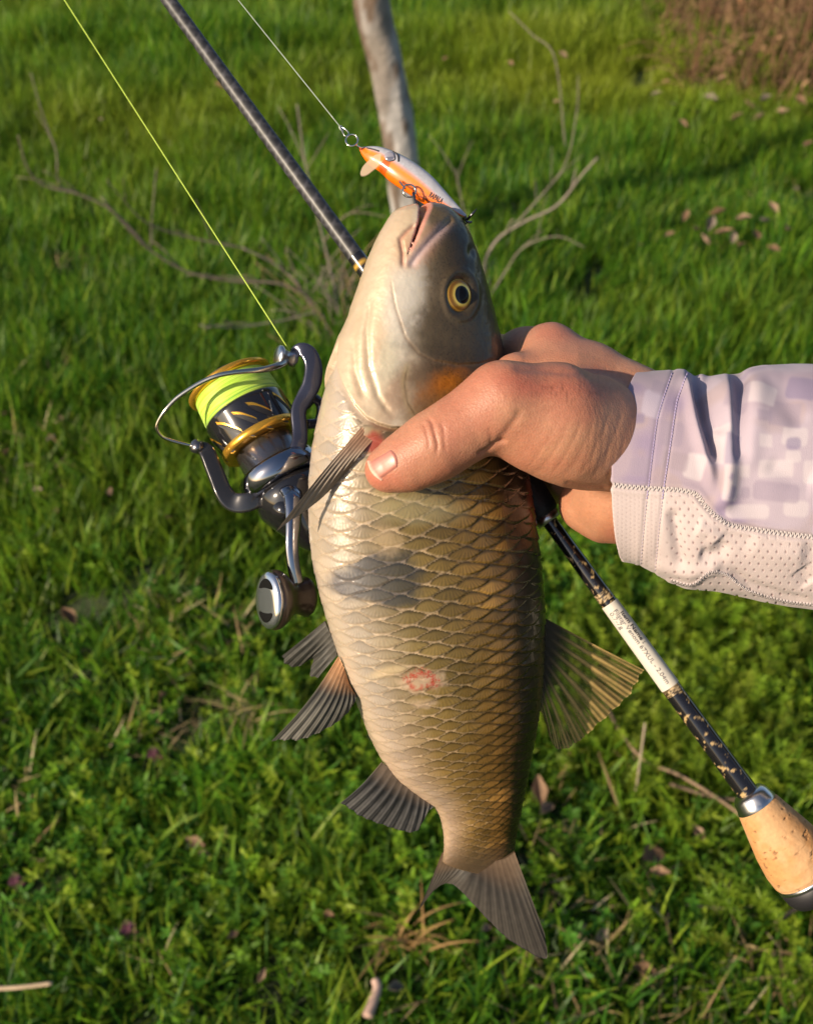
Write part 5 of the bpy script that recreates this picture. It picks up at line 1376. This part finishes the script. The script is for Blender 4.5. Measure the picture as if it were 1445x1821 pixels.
for k in range(7):
    x = 930+k*24; crease([(x, 842+k*2), (x+22, 815+k*2), (x+46, 780-k*3), (x+58, 752-k*5)], 3.0+.3*k, .08+.03*(k % 3), red=.06)
for k in range(6):
    x = 1040+k*11; crease([(x, 700+k*8), (x+14, 740+k*8), (x+6, 800+k*6), (x-6, 850)], 3.0, .07, red=.05)
crease([(905, 655), (960, 657), (1020, 662), (1075, 668)], 7, .5, red=.25)
crease([(1085, 868), (1040, 866), (1000, 858)], 5, .6, msk=np.ones(len(hv)), red=.5)
tn = [((920+k*9), 640, 990, 600) for k in range(0)]
n1 = fbm(hv*.12, 3); n2 = fbm(hv*.9, 3)
disp += .35*(n1-.5)+.05*(n2-.5)
hco = hv+hn*disp[:, None]
skin = np.tile(np.array([.485, .232, .138]), (len(hv), 1))
def hb(cx, cy, rx, ry, c, s, rot=0.0):
    global skin
    cc, sn = math.cos(rot), math.sin(rot); dx, dy = hX-cx, hY-cy
    skin = blend(skin, np.array(c), s*np.exp(-((dx*cc+dy*sn)/rx)**2-((-dx*sn+dy*cc)/ry)**2)*np.clip(.55+.9*n1, .4, 1.2))
RED = (.43, .120, .080)
hb(905, 680, 50, 26, RED, .65, .0); hb(985, 690, 80, 22, RED, .6); hb(1060, 690, 40, 30, RED, .4)
hb(672, 845, 42, 30, (.50, .17, .11), .8); hb(800, 840, 110, 14, (.50, .17, .095), .6, -.45); hb(770, 770, 40, 30, (.47, .19, .12), .4)
hb(1000, 780, 80, 50, (.50, .27, .155), .5); hb(985, 595, 60, 22, (.42, .20, .15), .5); hb(1040, 920, 70, 40, (.50, .21, .105), .6)
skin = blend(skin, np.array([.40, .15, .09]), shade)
bt = fbm(hv*.055+5, 3); skin = blend(skin, np.array([.44, .15, .095]), smooth(.48, .68, bt)*.40); skin = blend(skin, np.array([.54, .31, .19]), smooth(.50, .32, bt)*.35)
fine = fbm(hv*np.array([.35, 1.6, 1.6]), 2); hr = smooth(.62, .78, vnoise(np.stack([hX*.5, hY*.09, dh*0], 1)))*front*np.exp(-(((hX-1010)/80)**2+((hY-690)/30)**2)); skin = skin*(1-.35*hr)[:, None]
skin *= (1+.22*(n2-.5)+.10*(n1-.5)+.10*(fine-.5))[:, None]
por = smooth(.6, .8, vnoise(hv*2.6)); skin *= (1-.07*por)[:, None]
M_skin = mat('skin', attr='Col', rough=0.48, sss=0.22, sss_scale=0.004, spec=0.45, bump=(1500, 0.20, 0.0006, 'voronoi'))
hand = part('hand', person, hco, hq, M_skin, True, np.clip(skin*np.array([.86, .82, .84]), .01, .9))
# thumb nail laid on the surface
hbv = BVHTree.FromPolygons([Vector(q) for q in hco], [tuple(map(int, q)) for q in hq[(hX[hq[:, 0]] < 760) & (hY[hq[:, 0]] > 760)]])
nu_, nv_ = 26, 22; quad = [(656, 820), (679, 853), (708, 832), (695, 797)]
V_ = []; C_ = []
for i in range(nu_):
    for j in range(nv_):
        s = i/(nu_-1); t = j/(nv_-1)
        a = lerp(np.array(quad[0]), np.array(quad[3]), s); b = lerp(np.array(quad[1]), np.array(quad[2]), s); p_ = lerp(a, b, t)
        bul = math.sin(math.pi*t); along = nrm(np.array(quad[3])-np.array(quad[0]))
        p_ = p_+along*(bul*(7*s*s-5*(1-s)**2)-1)
        edge = min(1, 6*min(t, 1-t, s*1.5+.05, (1-s)*2))
        h_ = hit(hbv, p_[0], p_[1], -.25+.75*edge if s > .06 else .6)
        if h_ is None: h_ = P(p_[0], p_[1], 368)
        V_.append(h_)
        C_.append(lerp(np.array([.44, .175, .135]), np.array([.60, .38, .29]), smooth(.12, .02, np.float64(s)))*(1+.05*math.sin(t*40)))
f = [(i*nv_+j, i*nv_+j+1, (i+1)*nv_+j+1, (i+1)*nv_+j) for i in range(nu_-1) for j in range(nv_-1)]
M_nail = mat('nail', attr='Col', rough=0.38, sss=0.1, sss_scale=.002, coat=.1)
part('thumb_nail', hand, V_, f, M_nail, True, np.array(C_))

# sleeve
xs_ = np.r_[np.linspace(1088, 1500, 330), np.linspace(1504, 2700, 60)]
ytop = np.interp(xs_, [1088, 1130, 1180, 1225, 1262, 1282, 1305, 1345, 1400, 1460, 1600, 2700], [662, 660, 657, 660, 668, 668, 657, 650, 649, 651, 648, 640])
ybot = np.interp(xs_, [1088, 1110, 1150, 1185, 1210, 1260, 1300, 1350, 1400, 1450, 1600, 2700], [998, 1001, 1014, 1035, 1047, 1052, 1060, 1072, 1079, 1082, 1090, 1100])
ytop = sm(ytop, 15); ybot = sm(ybot, 15)
NA = 520
th = np.arange(NA)/NA*2*np.pi                      # 0 = top, pi/2 = towards the viewer
def ring_pts(k, shrink=0.0, xoff=0.0):
    yc = (ytop[k]+ybot[k])/2; hy = (ybot[k]-ytop[k])/2; dc = np.interp(xs_[k], [1088, 1250, 1900], [408, 404, 400])
    hz = np.interp(xs_[k], [1088, 1200, 1400, 1900], [34, 36, 38, 42])-shrink
    fr = np.sin(th); tp_ = np.cos(th)
    skew = np.exp(-(xs_[k]-1088)/110)
    dx = skew*(46*np.clip(tp_, 0, 1)**1.5*1.0+18*np.clip(-tp_, 0, 1)**3+34*np.clip(-fr, 0, 1))
    e = .92
    yy = yc-np.sign(tp_)*np.abs(tp_)**e*(hy-shrink*4.7); dd = dc-np.sign(fr)*np.abs(fr)**e*hz
    xx = xs_[k]+dx+xoff
    return np.stack([(xx-CXP)/FPX*lerp(dc, dd, skew*np.clip(fr*3, 0, 1)), -(yy-CYP)/FPX*dc, -dd], 1)
rings = [ring_pts(k) for k in range(len(xs_))]
inner = [ring_pts(k, 1.3 if k > 3 else .5+.2*k) for k in range(40, -1, -2)]
SV = np.vstack(inner+rings); nri = len(inner)
n_r = len(inner)+len(rings)
i = np.arange(n_r-1)[:, None]*NA; j = np.arange(NA)[None]; j2 = (j+1) % NA
SQ = np.stack([i+j, i+j2, i+NA+j2, i+NA+j], -1).reshape(-1, 4)
sn_ = vnormals(SV, SQ)
ctr_ = np.array([P(1300, 870, 404)[1], -404])
if np.mean(np.sum(sn_[nri*NA:, 1:]*(SV[nri*NA:, 1:]-ctr_), 1)) < 0: SQ = SQ[:, ::-1]; sn_ = -sn_
sX, sY = PX(SV); outer = np.r_[np.zeros(nri*NA), np.ones(len(rings)*NA)]; isf = (np.tile(np.sin(th), n_r) > -.2)
disp = np.zeros(len(SV))
def fold(poly, w, h, skew=0.0):
    global disp
    d, t = seg_dist(sX, sY, poly); e = smooth(0, .2, t)*smooth(1, .8, t); disp = disp+h*np.exp(-(d/w)**2)*e*isf*outer
fold([(1232, 640), (1240, 690), (1250, 740), (1266, 790), (1275, 830)], 11, -5.5)
fold([(1255, 650), (1258, 690), (1270, 735), (1285, 780)], 14, -3.2)
fold([(1222, 655), (1228, 700), (1240, 760), (1258, 820), (1272, 890)], 12, 2.8)
fold([(1290, 650), (1296, 720), (1300, 790), (1292, 880), (1275, 910)], 16, 3.2)
fold([(1318, 640), (1312, 700), (1312, 780), (1318, 830)], 14, -2.8)
fold([(1352, 650), (1345, 720), (1335, 790), (1330, 850)], 20, 1.4)
fold([(1195, 900), (1200, 940), (1205, 980), (1212, 1020)], 11, -2.0)
fold([(1240, 985), (1262, 990), (1280, 985), (1290, 960)], 12, -1.8)
fold([(1235, 935), (1262, 945), (1280, 965)], 16, 1.6)
fold([(1150, 1000), (1185, 1010), (1225, 1020), (1260, 1012), (1285, 1000)], 12, 1.4)
fold([(1290, 1010), (1330, 1040), (1390, 1062), (1450, 1070)], 9, -1.2)
fold([(1325, 960), (1380, 980), (1440, 985)], 26, 1.4); fold([(1420, 1010), (1440, 1040)], 16, -1.2)
fold([(1265, 895), (1300, 930), (1360, 945), (1450, 955)], 6, -.7)
fold([(1385, 660), (1400, 720), (1430, 760)], 22, -1.2); fold([(1360, 820), (1410, 850), (1450, 860)], 20, -1.0)
disp += outer*1.1*(fbm(SV*np.array([.045, .02, .03]), 3)-.5)*2*smooth(1095, 1160, sX)
SEAM = [(1088, 862), (1120, 866), (1160, 869), (1210, 872), (1238, 880), (1252, 898), (1275, 920), (1300, 934), (1350, 943), (1400, 950), (1470, 958), (1600, 962), (2800, 970)]
dse, tse = seg_dist(sX, sY, SEAM)
SEAM2 = [(1190, 1032), (1230, 1040), (1262, 1018), (1290, 1022), (1330, 1050), (1400, 1070), (1480, 1078)]
dse2, _ = seg_dist(sX, sY, SEAM2)
disp += outer*isf*(-.5*np.exp(-(dse/4)**2)+.45*np.exp(-((dse-9)/6)**2))
disp += outer*isf*(.45*np.exp(-(dse2/5)**2))
HEM1 = [(1197, 655), (1180, 705), (1168, 746), (1158, 820), (1154, 854), (1149, 889), (1143, 950), (1139, 1005)]
HEM2 = [(1224, 655), (1212, 690), (1203, 714), (1190, 800), (1181, 859), (1177, 889), (1170, 950), (1165, 1018)]
for h_ in (HEM1, HEM2):
    dd, _ = seg_dist(sX, sY, h_); disp -= outer*isf*.35*np.exp(-(dd/4)**2)
disp += outer*.25*smooth(1200, 1150, sX)
below = np.interp(sX, [q[0] for q in SEAM], [q[1] for q in SEAM]) < sY
below = below & isf
SP = SV+sn_*disp[:, None]
# cloth colours: printed blocks above the seam, perforated white mesh below
LIL = np.array([.36, .305, .37])
cs_ = np.tile(LIL, (len(SV), 1)); m1 = fbm(SV*.035, 3); m2 = fbm(SV*.035+31, 3); m3 = fbm(SV*.09+77, 2)
cs_ = blend(cs_, np.array([.44, .39, .46]), smooth(.45, .62, m1)); cs_ = blend(cs_, np.array([.25, .21, .34]), smooth(.52, .66, m2)*.8); cs_ = blend(cs_, np.array([.37, .30, .30]), smooth(.55, .7, m3)*.5)
R2 = random.Random(5)
def rrect(cx, cy, hw, hh, rot, rad):
    c, s = math.cos(rot), math.sin(rot); dx, dy = sX-cx, sY-cy; u = np.abs(dx*c+dy*s)-hw+rad; v = np.abs(-dx*s+dy*c)-hh+rad
    return np.hypot(np.maximum(u, 0), np.maximum(v, 0))+np.minimum(np.maximum(u, v), 0)-rad
WHT = (.58, .54, .57); DKL = (.21, .185, .31); MID = (.30, .26, .34)
for (cx, cy, hw, hh, rot, rad, c) in [(1235, 830, 17, 22, .3, 6, WHT), (1283, 790, 16, 36, .1, 6, WHT), (1300, 830, 14, 60, .1, 6, WHT), (1302, 800, 14, 28, .1, 3, DKL), (1361, 783, 11, 11, .05, 2, WHT), (1322, 838, 10, 11, 0, 2, WHT),
        (1380, 833, 30, 14, 0, 3, WHT), (1412, 775, 22, 16, .1, 6, WHT), (1410, 812, 12, 9, 0, 4, WHT), (1328, 910, 38, 12, 0, 8, WHT), (1415, 905, 22, 14, .1, 9, WHT), (1360, 740, 14, 10, 0, 3, MID), (1396, 735, 30, 24, .1, 4, MID),
        (1298, 848, 6, 8, .5, 5, DKL), (1300, 875, 7, 13, .3, 5, DKL), (1325, 876, 8, 10, 0, 6, MID), (1410, 788, 12, 10, 0, 8, DKL), (1350, 700, 30, 18, .2, 5, WHT), (1310, 700, 22, 30, .2, 8, MID), (1425, 690, 26, 18, .2, 8, DKL),
        (1160, 720, 18, 24, .2, 8, (.46, .43, .53)), (1190, 770, 24, 22, .1, 8, MID), (1135, 745, 12, 10, 0, 6, DKL), (1200, 820, 22, 16, .2, 6, (.31, .265, .31)), (1140, 830, 18, 16, 0, 6, MID), (1440, 840, 10, 20, 0, 4, WHT), (1380, 875, 40, 16, .1, 8, MID), (1175, 690, 16, 12, .3, 5, MID)]:
    cs_ = blend(cs_, np.array(c), smooth(3.5, -3.5, rrect(cx, cy, hw, hh, rot, rad)+8*(m3-.5))*.62)
for k in range(110):
    cs_ = blend(cs_, np.array(R2.choice([WHT, DKL, MID])), smooth(1.5, -1.5, rrect(R2.uniform(1460, 2700), R2.uniform(640, 960), R2.uniform(8, 28), R2.uniform(8, 24), R2.uniform(0, .3), 5))*.7)
mesh_c = np.tile(np.array([.53, .465, .46]), (len(SV), 1)); mesh_c *= (1+.08*(m3-.5))[:, None]
gxp = sX/15.5; gyp = sY/12.0; row = np.floor(gyp); gxp = gxp+.5*np.mod(row, 2)
rd = np.hypot((gxp-np.floor(gxp)-.5)*15.5, (gyp-row-.5)*12.0)
hole = smooth(2.3, 1.3, rd)*smooth(1178, 1195, sX)
rd2 = np.hypot(np.mod(sX, 7.5)-3.7, np.mod(sY+3.7*np.mod(np.floor(sX/7.5), 2), 7.5)-3.7); hole = np.maximum(hole, .35*smooth(1.6, .9, rd2)*smooth(1185, 1170, sX))
mesh_c = blend(mesh_c, np.array([.20, .13, .14]), hole*.85*smooth(7, 12, dse)*isf); SP = SP-sn_*(.35*hole*below*outer)[:, None]
cs_ = np.where(below[:, None], mesh_c, cs_)
cs_ = blend(cs_, np.array([.48, .43, .43]), np.exp(-(dse/6)**2)*.6*isf)
thr = np.sin(sX*1.9)*np.sin(sY*1.9); cs_ *= (1+.045*thr*(~below))[:, None]
M_cloth = mat('jersey_cloth', attr='Col', rough=0.85, sheen=0.08, bump=(2600, 0.25, 0.0006), spec=0.2)
sleeve = part('sleeve', person, SP, SQ, M_cloth, True, np.clip(cs_*np.array([.90, .855, .865]), .02, .9), label='pale lilac sleeve with printed blocks above a perforated white panel')
# stitching
fm = np.all((sX[SQ] < 1500), 1) & np.all(np.tile(np.sin(th), n_r)[SQ] > -.4, 1) & (SQ.min(1) >= nri*NA)
sbv = BVHTree.FromPolygons([Vector(q) for q in SP], [tuple(map(int, q)) for q in SQ[fm]])
def stitches(name, poly, npair, wid, L, r, c, zig):
    mb = MB(); pl = catmull(poly, 400); cum = np.r_[0, np.cumsum(np.linalg.norm(np.diff(pl, axis=0), axis=1))]
    s = 3.0
    while s < cum[-1]-3:
        a = np.array([np.interp(s, cum, pl[:, k]) for k in (0, 1)]); b = np.array([np.interp(s+L, cum, pl[:, k]) for k in (0, 1)]); d = nrm(b-a); n = np.array([-d[1], d[0]])
        ends = [(a-n*wid, b+n*wid), (b+n*wid, b+d*zig-n*wid)] if zig else [(a, b)]
        for e0, e1 in ends:
            q = [hit(sbv, *lerp(e0, e1, t), h_) for t, h_ in ((0, .02), (.25, .22), (.5, .3), (.75, .22), (1, .02))]
            if all(k is not None for k in q):
                v, f = tube(np.array(q), r, 5); mb.add(v, f, c)
        s += npair
    o = partmb(name, sleeve, mb, M_thread, kind='stuff')
M_thread = mat('thread', attr='Col', rough=0.7)
stitches('seam_stitches', [(x, y) for x, y in SEAM if x < 1480], 7.5, 4.5, 2.5, .30, (.46, .41, .41), 3.5)
stitches('hem_stitches', HEM1[:6], 5.5, 0, 3.8, .20, (.36, .30, .50), 0)
stitches('hem_stitches', HEM2[:6], 5.5, 0, 3.8, .24, (.38, .32, .52), 0)
stitches('hem_stitches', HEM1[5:], 6, 0, 3.4, .15, (.46, .40, .48), 0)
stitches('hem_stitches', HEM2[5:], 6, 0, 3.4, .15, (.46, .40, .48), 0)
stitches('seam_stitches', SEAM2, 6, 3.0, 2.0, .22, (.44, .39, .40), 3)
